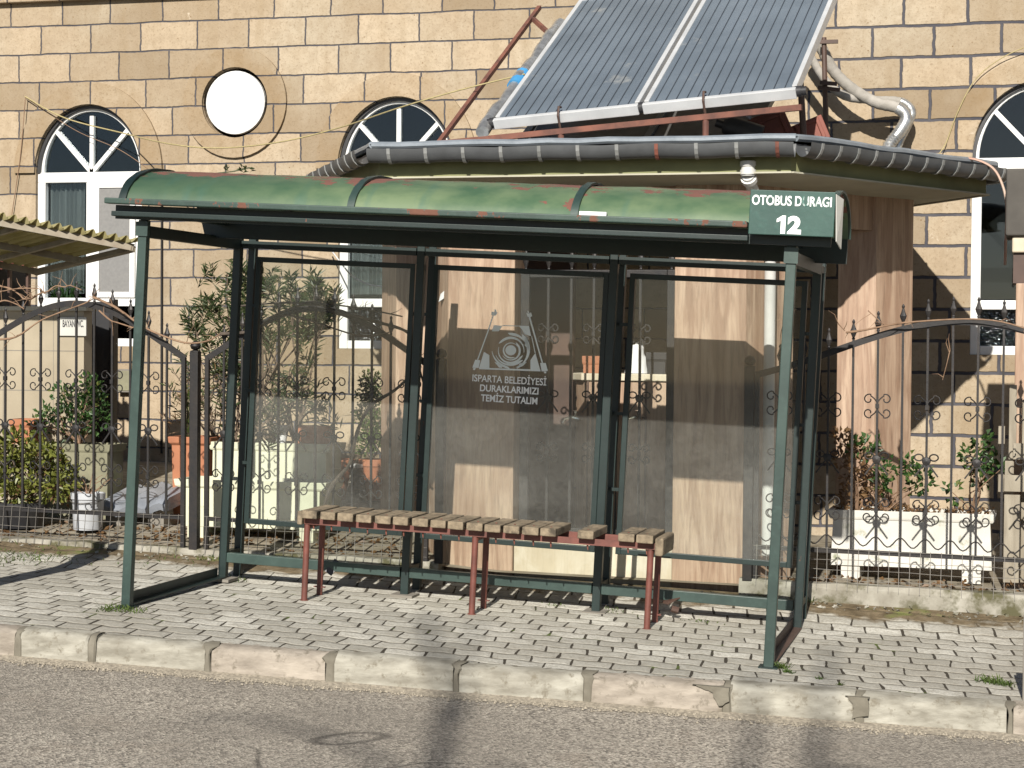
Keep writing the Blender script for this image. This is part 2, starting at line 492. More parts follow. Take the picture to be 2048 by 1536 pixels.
M['dark'] = plain('dark_room', (.015, .014, .013), (.01, .01, .01), 3, .9, 0, 0)
M['curtain'] = plain('grey_net_curtain', (.25, .25, .245), (.2, .2, .195), 3, .9, 0, .2, 60, (14, 1, .4))
M['alu'] = plain('aluminium_frame', (.55, .56, .565), (.45, .46, .465), 5, .4, .2, .05)
M['absorb'] = plain('solar_glass', (.125, .152, .18), (.095, .116, .138), 2.2, .3, 0, 0, dirt=((.2, .21, .21), 4.0, .62))
M['fin'] = plain('absorber_seam', (.042, .05, .062), (.03, .036, .046), 3, .5, 0, 0)
M['foil'] = plain('silver_foil_wrap', (.62, .62, .60), (.36, .36, .35), 16, .3, .75, .8, 22)
M['greypipe'] = plain('grey_insulation', (.32, .30, .27), (.22, .205, .18), 10, .8, 0, .6, 40)
M['tarp'] = plain('dark_film', (.09, .088, .085), (.045, .044, .043), 4, .3, 0, .5, 9)
M['black'] = plain('black_plastic', (.02, .02, .022), (.03, .03, .032), 6, .45, 0, .1)
M['tile'] = plain('red_roof_tile', (.17, .047, .03), (.115, .033, .02), 8, .7, 0, .2)
M['terra'] = plain('terracotta', (.34, .135, .065), (.27, .105, .052), 5, .7, 0, .1, dirt=((.3, .2, .145), 8, .66))
M['planter'] = plain('cream_planter', (.56, .56, .42), (.46, .46, .34), 4, .6, 0, .15, dirt=((.25, .26, .155), 6, .60))
M['planterw'] = plain('white_planter', (.55, .535, .49), (.44, .43, .385), 4, .7, 0, .2, dirt=((.2, .21, .135), 6, .57))
M['planterg'] = plain('mossy_planter', (.235, .225, .15), (.15, .145, .095), 6, .85, 0, .3, dirt=((.12, .13, .06), 6, .55))
M['bucket'] = plain('grey_white_bucket', (.44, .455, .475), (.37, .385, .405), 4, .45, 0, 0)
M['white'] = plain('white_plastic', (.68, .68, .68), (.6, .6, .6), 5, .5, 0, .1)
M['pipe'] = plain('white_pvc_pipe', (.56, .555, .535), (.48, .475, .455), 4, .4, 0, 0)
M['wrap'] = plain('grey_plastic_wrap', (.245, .265, .30), (.17, .185, .21), 6, .25, .1, .8, 12)
M['soil'] = plain('soil', (.09, .065, .04), (.05, .035, .022), 20, .95, 0, .8, 40)
M['tilewall'] = plain('beige_wall_tiles', (.32, .275, .2), (.265, .225, .16), 3, .5, 0, .1, 20)
M['awning'] = plain('yellowed_corrugated_sheet', (.60, .56, .33), (.46, .42, .22), 4, .6, 0, .1)
M['angle'] = plain('painted_angle_iron', (.22, .195, .145), (.155, .125, .085), 8, .7, 0, .2, dirt=((.22, .10, .05), 7, .64))
M['letter_w'] = plain('white_lettering', (.90, .91, .90), (.84, .85, .84), 6, .6, 0, 0)
M['film'] = plain('frosted_film', (.80, .85, .83), (.74, .79, .77), 5, .7, 0, 0)
M['letter_b'] = plain('black_lettering', (.03, .03, .035), None, 6, .6, 0, 0)
M['signplate'] = plain('grey_white_plate', (.46, .455, .42), (.39, .385, .355), 4, .5, 0, 0)
M['bark'] = plain('bark', (.14, .10, .07), (.078, .056, .039), 14, .9, 0, .6, 50)
M['oldvine'] = plain('old_vine_bark', (.085, .066, .05), (.045, .035, .027), 16, .9, 0, .6, 40)
M['vine'] = plain('vine_cane', (.245, .155, .095), (.155, .093, .056), 16, .8, 0, .3)
M['olean'] = leafmat('oleander_leaf', (.05, .075, .028), (.095, .13, .048), (.16, .14, .06))
M['dry'] = leafmat('dry_leaf', (.20, .11, .05), (.28, .17, .08))
M['box_l'] = leafmat('box_leaf', (.07, .12, .025), (.14, .20, .045))
M['yell'] = leafmat('yellow_green_leaf', (.17, .20, .035), (.30, .31, .07), (.10, .13, .03))
M['rose'] = leafmat('rose_leaf', (.04, .10, .025), (.08, .17, .04), (.18, .21, .05))
M['strap'] = leafmat('houseplant_leaf', (.06, .14, .03), (.14, .26, .07))
M['grass'] = leafmat('weed_blade', (.08, .14, .03), (.15, .20, .05))
M['rope'] = plain('yellow_rope', (.38, .32, .155), (.29, .24, .115), 30, .8, 0, .3)
M['cable'] = plain('pale_cable', (.55, .50, .42), (.36, .16, .10), 3, .5, 0, 0)
M['concrete'] = plain('grey_concrete', (.2, .185, .157), (.155, .14, .118), 5, .9, 0, .3, 30)
M['brown'] = plain('dark_brown_panel', (.075, .04, .028), (.05, .028, .02), 6, .6, 0, .1)
M['chrome'] = plain('chrome', (.75, .75, .75), None, 4, .15, 1, 0)
M['bluetape'] = plain('blue_tape', (.06, .28, .55), None, 4, .5, 0, 0)

def wear(mat_from, under):
    t = MT('worn_white_lettering')
    p = t.obj()
    n = t.noise(t.scale(p, (1, 1, .4)), 16, 5, .6)
    return t.fin(t.mix(t.rng(n, .50, .60), (.78, .80, .78), under), .6)
M['worn'] = wear(None, (.035, .125, .10))
# ------------------------------------------------------------------ the setting
def grid(xs, ys, zf):
    mb = MB(); nx = len(xs)
    mb.add([(x, y, zf(x, y)) for y in ys for x in xs],
           [(j*nx+i, j*nx+i+1, (j+1)*nx+i+1, (j+1)*nx+i) for j in range(len(ys)-1) for i in range(nx-1)])
    return mb
def fr(a, b, n): return [a + (b-a)*i/n for i in range(n+1)]
KPTS = [(-30, 6.6), (-9, 8.62), (-5.1, 8.98), (-2.8, 9.22), (-.05, 9.60), (3, 10.1), (25, 13.5)]
def ky(x):
    for (a, b), (c, d) in zip(KPTS, KPTS[1:]):
        if x <= c: return b + (d-b)*(x-a)/(c-a)
    return KPTS[-1][1]
mb = MB(); mb.add([(-150,-150,-1.6),(150,-150,-1.6),(150,150,-1.6),(-150,150,-1.6)], [(0,1,2,3)])
mb.build('ground', M['earth'], kind='structure')
XS = fr(-14, 6, 80)
mb = MB(); n = len(XS); K = 26
mb.add([(x, lerp(ky(x)+.10, 12.14, k/K), gz(x, lerp(ky(x)+.10, 12.14, k/K))) for k in range(K+1) for x in XS],
       [(k*n+i, k*n+i+1, (k+1)*n+i+1, (k+1)*n+i) for k in range(K) for i in range(n-1)])
mb.build('pavement', M['pavers'], kind='structure')
mb = MB()
ROADZ = lambda x, y: gz(x, 9) - .152 - .012*max(0, min(6, 9-y))*0
mb.add([(x, lerp(-8, ky(x)+.02, k/30), ROADZ(x, 0)) for k in range(31) for x in fr(-24, 16, 80)],
       [(k*81+i, k*81+i+1, (k+1)*81+i+1, (k+1)*81+i) for k in range(30) for i in range(80)])
mb.build('road', M['asphalt'], kind='structure')

# kerb: one structure, stones with mortar between (pixel columns of the joints on the kerb face)
def on_kerb(px, py):
    p = P(px, py, 9.3)
    for _ in range(8): p = P(px, py, ky(p.x))
    return p.x
JX = [on_kerb(px, 1300) for px in (-190, 35, 182, 415, 656, 912, 1174)] + [on_kerb(1452, 1370), on_kerb(1716, 1400), on_kerb(2020, 1430), on_kerb(2290, 1450)]
while JX[0] > -14: JX.insert(0, JX[0]-.85)
while JX[-1] < 6: JX.append(JX[-1]+.85)
mb = MB(); mort = []
def kprof(x, dy=0, dz=0):
    z = gz(x, 9.3); y = ky(x)
    pr = [(0.0, -.2), (0.0, -.045), (.008, -.02), (.03, -.004), (.06, .004), (.125, .004), (.125, -.2)]
    return [(x, y+a+dy, z+b+dz) for a, b in pr]
for i in range(len(JX)-1):
    a, b = JX[i]+.016, JX[i+1]-.016
    dy, dz = random.uniform(-.006, .006), random.uniform(-.006, .004)
    rr = []
    for k in range(25):
        pr = kprof(lerp(a, b, k/24), dy, dz); ch_ = max(0, random.gauss(-.004, .006)) + (.012*random.random() if k in (0, 24) else 0)
        pr = [(x_, y_ + (random.uniform(-.0025, .0025) + ch_*(.9 if 0 < q < 4 else .2)), z_ + (random.uniform(-.0015, .0015) - ch_*(.8 if 1 < q < 5 else 0))) for q, (x_, y_, z_) in enumerate(pr)]
        rr.append(pr)
    mb.rings(rr, mi=[0,1,0,0,1,0][i % 6])
    m0 = len(mb.v)
    mb.add(kprof(a, dy, dz), [tuple(range(7))], 0); mb.add(kprof(b, dy, dz), [tuple(range(6,-1,-1))], 0)
for j, x in enumerate(JX):                               # mortar in the joints, irregular patches smeared over the stone ends
    w = random.uniform(.014, .03)
    if j % 4 == 3: w *= .8
    def edge(sg): return [x + sg*w*random.uniform(.35, 1.9) for _ in range(7)]
    le, re_ = edge(-1), edge(1)
    def col(xs_, out):
        return [(xs_[q], kprof(xs_[q])[q][1] - .0045 + out, kprof(xs_[q])[q][2] - .001) for q in range(7)]
    mb.rings([col(le, .009), col([lerp(a, x, .35) for a in le], 0), col([lerp(a, x, .35) for a in re_], 0), col(re_, .009)], mi=2)
def repair(pts):                                          # larger mortar repairs, outlined on the kerb face
    q = [P(px, py, ky(on_kerb(px, py))) for px, py in pts]
    out_ = []
    for a, b in zip(q, q[1:] + q[:1]):
        for k in range(4):
            p_ = lerp(a, b, k/4); out_.append((p_.x + random.uniform(-.005, .005), min(p_.z + random.uniform(-.004, .004), gz(p_.x, 9.3) - .012)))
    m_ = sum(p_[0] for p_ in out_)/len(out_)
    mb.slab_y(out_, ky(m_)-.011, ky(m_)+.05, 2)
repair([(1384,1352),(1405,1342),(1458,1343),(1460,1400),(1440,1412),(1425,1385),(1395,1372)])
repair([(1690,1388),(1738,1384),(1736,1432),(1704,1436),(1708,1412)])
mb.build('kerb', [M['kerb'], M['kerb_pink'], M['mortar']], kind='structure', smooth=True)

# grit along the kerb foot: loose, uncountable
mb = MB()
gs = [(x, ky(x)+.004) for x in fr(-8.5, 3, 300)]
mb.rings([[(x, y, ROADZ(x,0)+.02), (x, y-.035-random.uniform(0,.03), ROADZ(x,0)+.008), (x, y-.06-random.uniform(0,.05), ROADZ(x,0)+.002)] for x, y in gs], closed=False)
for i in range(5200):
    x = random.uniform(-7.5, 1.5)
    y = ky(x) - abs(random.gauss(0, .07)) - .004
    s = random.uniform(.003, .012)
    p = Vector((x, y, ROADZ(x, 0)+s*.3))
    a = Vector((random.uniform(-1,1), random.uniform(-1,1), 0)).normalized()
    b = Vector((-a.y, a.x, 0))
    mb.add([p+a*s, p+b*s*.8, p-a*s, p-b*s*.8, p+Vector((0,0,s*.9))], [(0,1,4),(1,2,4),(2,3,4),(3,0,4)])
mb.build('grit', plain('kerb_grit', (.33, .29, .225), (.155, .135, .105), 60, .9, 0, 0), kind='stuff')

mb = grid(fr(-14, 6, 60), fr(12.1, 15.65, 18), cz)
mb.build('yard_floor', M['slabs'], kind='structure')

# ------------------------------------------------------------------ the stone building
WY = 15.6
KW = WY/14.15
bld = thing('stone_building', 'tan ashlar building with arched white windows and dark pointed joints filling the background', 'building', (-3, WY, 0))
zw = lambda z: 1.57 + (z-1.57)*KW
ZB, ZS, ZAP = zw(1.53), zw(2.915), zw(3.45)
WINX = [-8.046, -5.204, 0.02]
HW = .512
def arch(cx, off=0.0, n=20, spring=ZS):
    a = HW + off; h = ZAP - ZS + off
    return [(cx + a*math.cos(math.pi*k/n), spring + h*math.sin(math.pi*k/n)) for k in range(n+1)]
holes = []
for cx in WINX:
    holes.append([(cx-HW, ZB), (cx+HW, ZB)] + arch(cx))
rc = (-6.659, 3.629); RR = .299
holes.append([(rc[0]+RR*math.cos(2*math.pi*k/32), rc[1]+RR*math.sin(2*math.pi*k/32)) for k in range(32)])
X0, X1, Z0, Z1 = -16, 9, -.6, 5.6
loops = [[Vector((X0,Z0,0)), Vector((X1,Z0,0)), Vector((X1,Z1,0)), Vector((X0,Z1,0))]] + [[Vector((x,z,0)) for x, z in h] for h in holes]
tris = geometry.tessellate_polygon(loops)
flat = [v for l in loops for v in l]
mb = MB()
mb.add([(v.x, WY, v.y) for v in flat], tris)
for h in holes:
    n = len(h)
    mb.add([(x, WY, z) for x, z in h] + [(x, WY+.22, z) for x, z in h], [(i, (i+1)%n, n+(i+1)%n, n+i) for i in range(n)])
mb.box(X0, X0+.3, WY+.01, 22, Z0, Z1); mb.box(X1-.3, X1, WY+.01, 22, Z0, Z1); mb.box(X0, X1, 22, 22.3, Z0, Z1)
mb.build('wall', M['wall'], bld, fix=True)
mb = MB(); mb.box(X0-.2, X1+.2, WY-.25, 22.5, Z1+.002, Z1+.2); mb.build('roof', M['flash'], bld)
mb = MB(); mb.box(X0, X1, WY-.07, WY-.003, 4.552, 4.69); mb.box(X0, X1, WY-.10, WY-.003, 4.693, 4.76)
mb.build('cornice', M['wall'], bld, bevel=.01)
def ring_band(outer, inner, y0, y1):
    mb = MB(); n = len(outer)
    vs = [(x,y0,z) for x,z in outer] + [(x,y0,z) for x,z in inner] + [(x,y1,z) for x,z in outer] + [(x,y1,z) for x,z in inner]
    fs = []
    for i in range(n-1):
        fs += [(i,i+1,n+i+1,n+i), (2*n+i,i+0,i+1,2*n+i+1)][:1] + [(i,2*n+i,2*n+i+1,i+1), (n+i,n+i+1,3*n+i+1,3*n+i)]
    mb.add(vs, fs)
    return mb
for cx in WINX:
    ring_band(arch(cx, .20, 28), arch(cx, .004, 28), WY-.028, WY-.0).build('arch_surround', M['surround'], bld)
circ = lambda r, n=40: [(rc[0]+r*math.cos(2*math.pi*k/n), rc[1]+r*math.sin(2*math.pi*k/n)) for k in range(n+1)]
ring_band(circ(.474), circ(RR+.003), WY-.03, WY).build('round_surround', M['surround'], bld)
mb = MB(); c = circ(.272, 40)[:-1]
mb.slab_y(c, WY-.012, WY+.03); mb.build('round_board', M['whitedisc'], bld, bevel=.004)
mb = MB(); mb.slab_y(circ(RR-.002, 40)[:-1], WY+.12, WY+.16); mb.build('round_backing', M['dark'], bld)
mb = MB(); mb.tube([(-7.34+.002*i, WY-.012, z) for i, z in enumerate((3.05, 2.6, 2.1, 1.6, 1.1, .6))], .011, 6)
mb.build('wall_conduit', M['iron'], bld)

M['screen'] = plain('grey_insect_screen', (.19, .187, .18), (.165, .163, .158), 40, .9, 0, .1, 120)
def window(cx, curtain_l, curtain_r, pattern, scr=False):
    y = WY+.035; T = .05
    def ribbon(pts, w, y0=y, y1=y+.06):                  # frame along an outline
        mb = MB()
        n = len(pts)
        ins = []
        for i, (x, z) in enumerate(pts):
            ins.append((cx + (x-cx)*(1-w/HW), z if z <= ZS else ZS + (z-ZS)*(1-w/(ZAP-ZS))))
        vs = [(x,y0,z) for x,z in pts] + [(x,y0,z) for x,z in ins] + [(x,y1,z) for x,z in ins]
        fs = []
        for i in range(n-1):
            fs += [(i,i+1,n+i+1,n+i), (n+i,n+i+1,2*n+i+1,2*n+i)]
        mb.add(vs, fs); return mb
    arch_ring = ribbon(arch(cx, -.001, 28), .026, y-.012, y+.03)
    mb = ribbon(arch(cx, -.026, 28), .026, y+.018, y+.07)
    mb.box(cx-HW, cx+HW, y, y+.06, ZS-.085, ZS+.005)     # transom at the springing
    mb.box(cx-HW, cx-HW+.075, y-.001, y+.06, ZB, ZS-.085); mb.box(cx+HW-.075, cx+HW, y-.001, y+.06, ZB, ZS-.085)
    mb.box(cx-HW+.075, cx+HW-.075, y, y+.06, ZB, ZB+.07)
    mb.box(cx-HW+.075, cx+HW-.075, y, y+.06, 1.879, 1.951)
    mb.box(cx-.04, cx+.04, y, y+.06, 1.951, ZS-.085)
    f = mb.build('window', M['upvc'], bld, bevel=.006)
    arch_ring.build('black_ring', M['black'], f)  # black ring along the arch, outside the white frame
    for a in (-43, 0, 43):
        mb = MB(); d = Vector((math.sin(R(a)), 0, math.cos(R(a))))
        ln = .50 if a == 0 else .53
        mb.bar(Vector((cx, y+.04, ZS)) + d*.0, Vector((cx, y+.04, ZS)) + d*ln, .036, .04, up=(0,1,0))
        mb.build('glazing_bar', M['upvc'], f)
    g = MB(); g.slab_y([(cx-HW+.01, 1.96), (cx+HW-.01, 1.96)] + arch(cx, -.012, 24), y+.05, y+.056)
    g.build('pane', M['wglass'], f)
    g = MB(); g.box(cx-HW+.06, cx+HW-.06, y+.04, y+.046, ZB+.06, 1.89); g.build('pane', M['wglass_pat'] if pattern else M['wglass'], f)
    # opening sash in the right half
    s = MB(); a, b, z0, z1 = cx+.042, cx+HW-.077, 1.954, ZS-.088
    s.box(a, a+.05, y-.015, y+.03, z0, z1); s.box(b-.05, b, y-.015, y+.03, z0, z1)
    s.box(a+.05, b-.05, y-.015, y+.03, z0, z0+.05); s.box(a+.05, b-.05, y-.015, y+.03, z1-.05, z1)
    s.build('sash', M['upvc'], f, bevel=.004)
    for (a0, a1, lo) in ((cx-HW+.05, cx-.10, curtain_l), (cx+.02, cx+HW-.03, curtain_r)):
        if not lo: continue
        mb = MB(); k = 26
        pts = [(lerp(a0, a1, i/k), WY+.14+.02*math.sin(i*1.9)) for i in range(k+1)]
        mb.rings([[(px, py, 1.99) for px, py in pts], [(px, py, 2.99) for px, py in pts]], closed=False)
        mb.build('curtain', M['curtain'], f)
    if scr:
        MB().box(cx+.09, cx+HW-.125, y-.004, y+.0, 2.0, ZS-.135).build('insect_screen', M['screen'], f)
    mb = MB(); mb.box(cx-.62, cx+.62, WY+.24, WY+1.4, ZB-.3, ZAP+.25)
    # a dark room behind the window: a box open to the front
    mb.f = [q for q in mb.f if q != [0,1,5,4]]; mb.m = mb.m[:len(mb.f)]
    mb.build('room', M['dark'], f, fix=False)
    return f
window(WINX[0], 1, 0, False, True); window(WINX[1], 1, 0, True); window(WINX[2], 0, 0, True)

# ------------------------------------------------------------------ the fountain pavilion
pav = thing('fountain_pavilion', 'travertine clad fountain pavilion with wide grey guttered eaves behind the bus shelter', 'pavilion', (-2.73, 12.2, 0))
AL, AR = Vector((-3.706, 12.2, 0)), Vector((-1.755, 12.2, 0))
BL, BR = Vector((-4.647, 13.62, 0)), Vector((-.813, 13.62, 0))
uL, uR = (BL-AL).normalized(), (BR-AR).normalized()
ZT = 2.64
def pillar(poly, z0, z1=ZT):
    mb = MB(); mb.prism([(p.x, p.y) for p in poly], z0, z1)
    return mb.build('pillar', M['trav'], pav, bevel=.006)
ex, ey = Vector((1,0,0)), Vector((0,1,0))
pillar([AL, AL+ex*.45, AL+ex*.45+ey*.30, AL+uL*.46+ex*.30, AL+uL*.46], -.15)
pillar([AR-ex*.454, AR, AR+uR*.46, AR+uR*.46-ex*.30, AR-ex*.454+ey*.30], -.25)
cR = AR + uR*1.30
pillar([cR-ex*.255, cR, BR, BR-ex*.3], -.2)
cL = AL + uL*1.30
pillar([cL, cL+ex*.255, BL+ex*.3, BL], -.1)
mb = MB(); mb.box(AL.x+.452, AR.x-.456, 12.22, 12.38, -.2, .325); mb.build('sill_wall', M['cream'], pav, bevel=.008)
mb = MB(); mb.box(AL.x+.44, AR.x-.44, 12.19, 12.4, .326, .35); mb.build('sill_coping', M['cream'], pav, bevel=.006)
mb = MB(); mb.box(AL.x+.452, AR.x-.456, 12.23, 12.48, 2.31, ZT); mb.build('beam', M['trav'], pav)
for a, b, u in ((AR+uR*.46, cR, uR), (AL+uL*.46, cL, uL)):
    nrm = Vector((-u.y, u.x, 0)); nrm = nrm if nrm.y > 0 else -nrm
    q = nrm*.2
    mb = MB(); mb.prism([(p.x, p.y) for p in (a+q*.1, b+q*.1, b+q*1.3, a+q*1.3)], 2.36, ZT); mb.build('beam', M['trav'], pav)
mb = MB(); a_ = XZ(1020, 700, 13.25)[0]; b_ = XZ(1146, 700, 13.25)[0]
mb.box(a_-.1, b_, 13.25, 13.33, -.1, 2.55); mb.build('interior_shade_wall', M['brown'], pav)  # dark partition added to deepen the shade inside the pavilion
# eave outline
EFR, EFL = Vector((-1.39, 11.66, 0)), Vector((-4.05, 11.66, 0))
ERC, ELC = Vector((-.275, 13.62, 0)), Vector((-5.185, 13.62, 0))
EWR, EWL = Vector((-1.415, 15.595, 0)), Vector((-4.045, 15.595, 0))
out = [EWL, ELC, EFL, EFR, ERC, EWR]
inn = [Vector((-3.5, 15.59, 0)), BL+Vector((.06,0,0)), AL+Vector((.1,.1,0)), AR+Vector((-.1,.1,0)), BR+Vector((-.06,0,0)), Vector((-2.0, 15.59, 0))]
NS = len(out)-1
up = lambda p, z: Vector((p.x, p.y, z))
def off(p, k):                                            # pull the outline inwards
    c = Vector((-2.8, 13.6, 0)); return p + (c-p).normalized()*k
mb = MB()
for i in range(NS):
    a, b, c, d = off(out[i], .07), off(out[i+1], .07), inn[i+1], inn[i]
    mb.add([up(a,2.619), up(b,2.619), up(c,2.583), up(d,2.583)], [(0,1,2,3)])
mb.add([up(p, 2.582) for p in inn], [tuple(range(6))])
mb.build('soffit', M['soffit'], pav, fix=False)
mb = MB()
for i in range(NS):
    a, b = off(out[i], .06), off(out[i+1], .06)
    mb.add([up(a,2.621), up(b,2.621), up(b,2.79), up(a,2.79), up(off(a,.03),2.621), up(off(b,.03),2.621), up(off(b,.03),2.79), up(off(a,.03),2.79)],
           [(0,1,2,3),(4,7,6,5),(0,4,5,1),(3,2,6,7)])
mb.build('fascia', M['fascia'], pav)
mb = MB()
for i in range(NS):
    a, b = off(out[i], .045), off(out[i+1], .045)
    mb.bar(up(a, 2.616), up(b, 2.616), .03, .010)
mb.build('sun_catch_strip', M['soffit'], pav)  # thin pale strip added to catch a line of sun below the gutter
mb = MB()
top = [up(off(p,-.02), 2.825) for p in out]
ridge = [Vector((-3.5, 15.59, 3.06)), Vector((-3.3, 13.6, 3.04)), Vector((-2.2, 13.6, 3.04)), Vector((-2.0, 15.59, 3.06))]
mb.add(top + ridge, [(0,1,6),(1,2,7,6),(2,3,8,7),(3,4,9,8),(4,5,9),(6,7,8,9)])
mb.build('roof', M['flash'], pav)
mb = MB()
for i in range(NS):                                        # rolled metal edge above the gutter, a little dented
    a, b = out[i], out[i+1]; k = 14
    pts = [up(lerp(a, b, j/k), 2.82 + random.uniform(-.005,.005)) + Vector((0, random.uniform(-.006,.006), 0)) for j in range(k+1)]
    mb.tube(pts, .023, 8)
mb.build('roof_edge', M['flash'], pav, smooth=True)
gut = MB()
for i in range(NS):
    a, b = out[i], out[i+1]
    d = (b-a).normalized(); nr = Vector((d.y, -d.x, 0))
    sect = []
    for j in range(11):
        w = math.pi*j/10
        sect.append(nr*(.062*math.cos(w)) + Vector((0,0,-.085*math.sin(w))))
    k = 16
    rings_ = []
    for q in range(k+1):
        c = up(lerp(a, b, q/k), 2.785 + .004*math.sin(q*1.7+i)) + nr*.052
        rings_.append([c+s for s in sect])
    gut.rings(rings_, closed=False)
gobj = gut.build('gutter', M['gutter'], pav, smooth=True, fix=False)
for i in range(NS):
    a, b = out[i], out[i+1]
    d = (b-a).normalized(); nr = Vector((d.y, -d.x, 0))
    nb = [5, 9, 11, 12, 5][i]
    for q in range(nb):
        t = (q+.6)/nb
        c = up(lerp(a, b, t), 2.785) + nr*.052
        mb = MB()
        sec = [c + nr*(.066*math.cos(w)) + Vector((0,0,-.089*math.sin(w))) for w in [math.pi*j/8 for j in range(9)]]
        for s0, s1 in zip(sec, sec[1:]): mb.bar(s0, s1, .022, .006, up=(d if False else (s0+s1)/2-c))
        mb.build('gutter_bracket', M['rustred'] if (i == 2 and q in (7, 10)) else M['zinc_lt'], gobj)
dp = MB()
e0 = P(1496, 322, 11.71); e1 = P(1496, 352, 11.71); e2 = P(1541, 478, 12.23); e3 = P(1541, 505, 12.26)
bot = P(1528, 1110, 12.26)
e3.z = e3.z; bot.x = e3.x; bot.y = e3.y
dp.tube([e0, e1], .042, 14); dp.tube([e1, e2], .036, 14); dp.tube([e2, e3, bot], .036, 14)
dpo = dp.build('downpipe', M['pipe'], pav, smooth=True)
for c, ax in ((lerp(e0, e1, .2), e1-e0), (lerp(e0, e1, .75), e1-e0), (lerp(e1, e2, .05), e2-e1), (lerp(e1, e2, .97), e2-e1)):
    ax = ax.normalized()*.014
    MB().tube([c-ax, c+ax], .049, 14).build('pipe_collar', M['pipe'], dpo, smooth=True)
MB().tube([e3, e3-Vector((0,0,.05))], .046, 14).build('pipe_collar', M['pipe'], dpo, smooth=True)

# fountain block inside the pavilion
fx0, _ = XZ(1142, 748, 12.95); fx1, _ = XZ(1345, 748, 12.95)
ftn = thing('tap_fountain', 'beige marble block with chrome taps inside the pavilion', 'fountain', ((fx0+fx1)/2, 13.0, .1))
mb = MB()
ch = .16
poly = [(fx0, 12.95+ch), (fx0+ch*.6, 12.95), (fx1+.2, 12.95), (fx1+.36, 12.95+ch), (fx1+.36, 13.5), (fx0, 13.5)]
mb.prism(poly, -.1, 1.332); mb.build('basin_block', M['trav'], ftn, bevel=.006)
mb = MB(); mb.prism([(x + (.02 if x > fx1 else -.02), y-.02) for x, y in poly], 1.334, 1.382); mb.build('ledge', M['cream'], ftn, bevel=.006)
mb = MB()
for px in (1176, 1292): x, _ = XZ(px, 800, 12.95); mb.box(x-.006, x+.006, 12.942, 12.96, .3, 1.33)
mb.build('upright_joint', M['brown'], ftn)
for px in (1140, 1265):
    x, z = XZ(px, 838, 12.86)
    mb = MB(); mb.tube([(x+.06,12.95,z),(x+.05,12.89,z),(x+.01,12.865,z+.012),(x-.035,12.855,z),(x-.05,12.85,z-.03)], [.012,.015,.012,.010,.009], 8)
    mb.lathe([(.006,0),(.006,.03),(.02,.032),(.022,.045),(.01,.05)], (x+.03,12.88,z+.01), 8)
    mb.build('tap', M['chrome'], ftn, smooth=True)

# iron grille between the pillars
GY = 12.32
def gp(px, py): x, z = XZ(px, py, GY); return x, z
gx0, gx1 = AL.x+.462, AR.x-.466
gr = thing('iron_grille', 'dark iron grille gate with spear tips standing between the two pavilion pillars', 'gate', ((gx0+gx1)/2, GY, .5))
mb = MB()
mb.box(gx0, gx0+.06, GY-.02, GY+.02, .352, 2.06); mb.box(gx1-.055, gx1, GY-.02, GY+.02, .352, 2.06)
mb.box(gx0+.06, gx1-.055, GY-.02, GY+.02, 2.01, 2.06); mb.box(gx0+.06, gx1-.055, GY-.02, GY+.02, .352, .385)
mb.build('gate_frame', M['iron'], gr, bevel=.004)
bars = [gp(px, 600)[0] for px in (1097, 1143, 1188, 1234, 1281)]

def finial_mb(h=.11, w=.021):
    mb = MB(); mb.lathe([(.007,0),(.011,.006),(.007,.013),(w*.8,h*.30),(w,h*.42),(w*.62,h*.58),(.006,h*.78),(.009,h*.84),(.0095,h*.90),(.002,h)], (0,0,0), 8, sy=.6)
    return mb
def scroll_mb(r=.006, sx=.068, sz=.052, both=True):       # four volutes springing from a collar
    mb = MB()
    for qx in (-1, 1):
        for qz in ((1, -1) if both else (1,)):
            pts = []
            for k in range(8):
                t = k/8; pts.append((qx*sx*.62*t**1.6, 0, qz*sz*(.15+.95*t**.8)))
            cx, czz = sx*.66, sz*.66
            for k in range(17):
                a = math.pi*.62 - k*math.pi*1.72/16
                rr = lerp(sx*.42, sx*.14, k/16)
                pts.append((qx*(cx+rr*math.cos(a)), 0, qz*(czz+rr*math.sin(a))))
            mb.tube(pts, r, 5)
    mb.box(-.011, .011, -.011, .011, -.014, .014)
    return mb
def bow_mb(r=.0048):                                       # rosette with two loops and two slanting tails
    mb = MB()
    mb.lathe([(.002,-.012),(.024,-.008),(.027,0),(.024,.008),(.002,.012)], (0,0,0), 12)
    mb.v = [Vector((v.x, v.z, v.y)) for v in mb.v]
    for q in (-1, 1):
        pts = [(q*(.045+.026*math.cos(a)), 0, .022+.02*math.sin(a)) for a in [2*math.pi*k/14 for k in range(15)]]
        mb.tube(pts, r, 5)
        mb.bar((q*.015,0,-.02), (q*.07,0,-.095), .009, .009, up=(0,1,0))
    return mb
def stuck(mbf, name, x, y, z, parent):
    mb = mbf(); mb.v = [v + Vector((x, y, z)) for v in mb.v]
    return mb.build(name, M['iron'], parent)
b0 = None
for i, x in enumerate(bars):
    b = stuck(lambda: MB().box(-.008, .008, -.008, .008, .385, 2.01), 'bar', x, GY, 0, gr)
for i, x in enumerate([gx0+.03] + bars + [gx1-.03]):
    stuck(lambda: finial_mb(.17, .024), 'spear_tip', x, GY, 2.06, gr)
for x in (bars[0], bars[2], bars[4]):
    stuck(scroll_mb, 'scroll', x, GY-.004, gp(1188, 668)[1], gr)
    stuck(bow_mb, 'bow_rosette', x, GY-.004, gp(1277, 797)[1], gr)
    stuck(scroll_mb, 'scroll', x, GY-.004, gp(1277, 908)[1], gr)

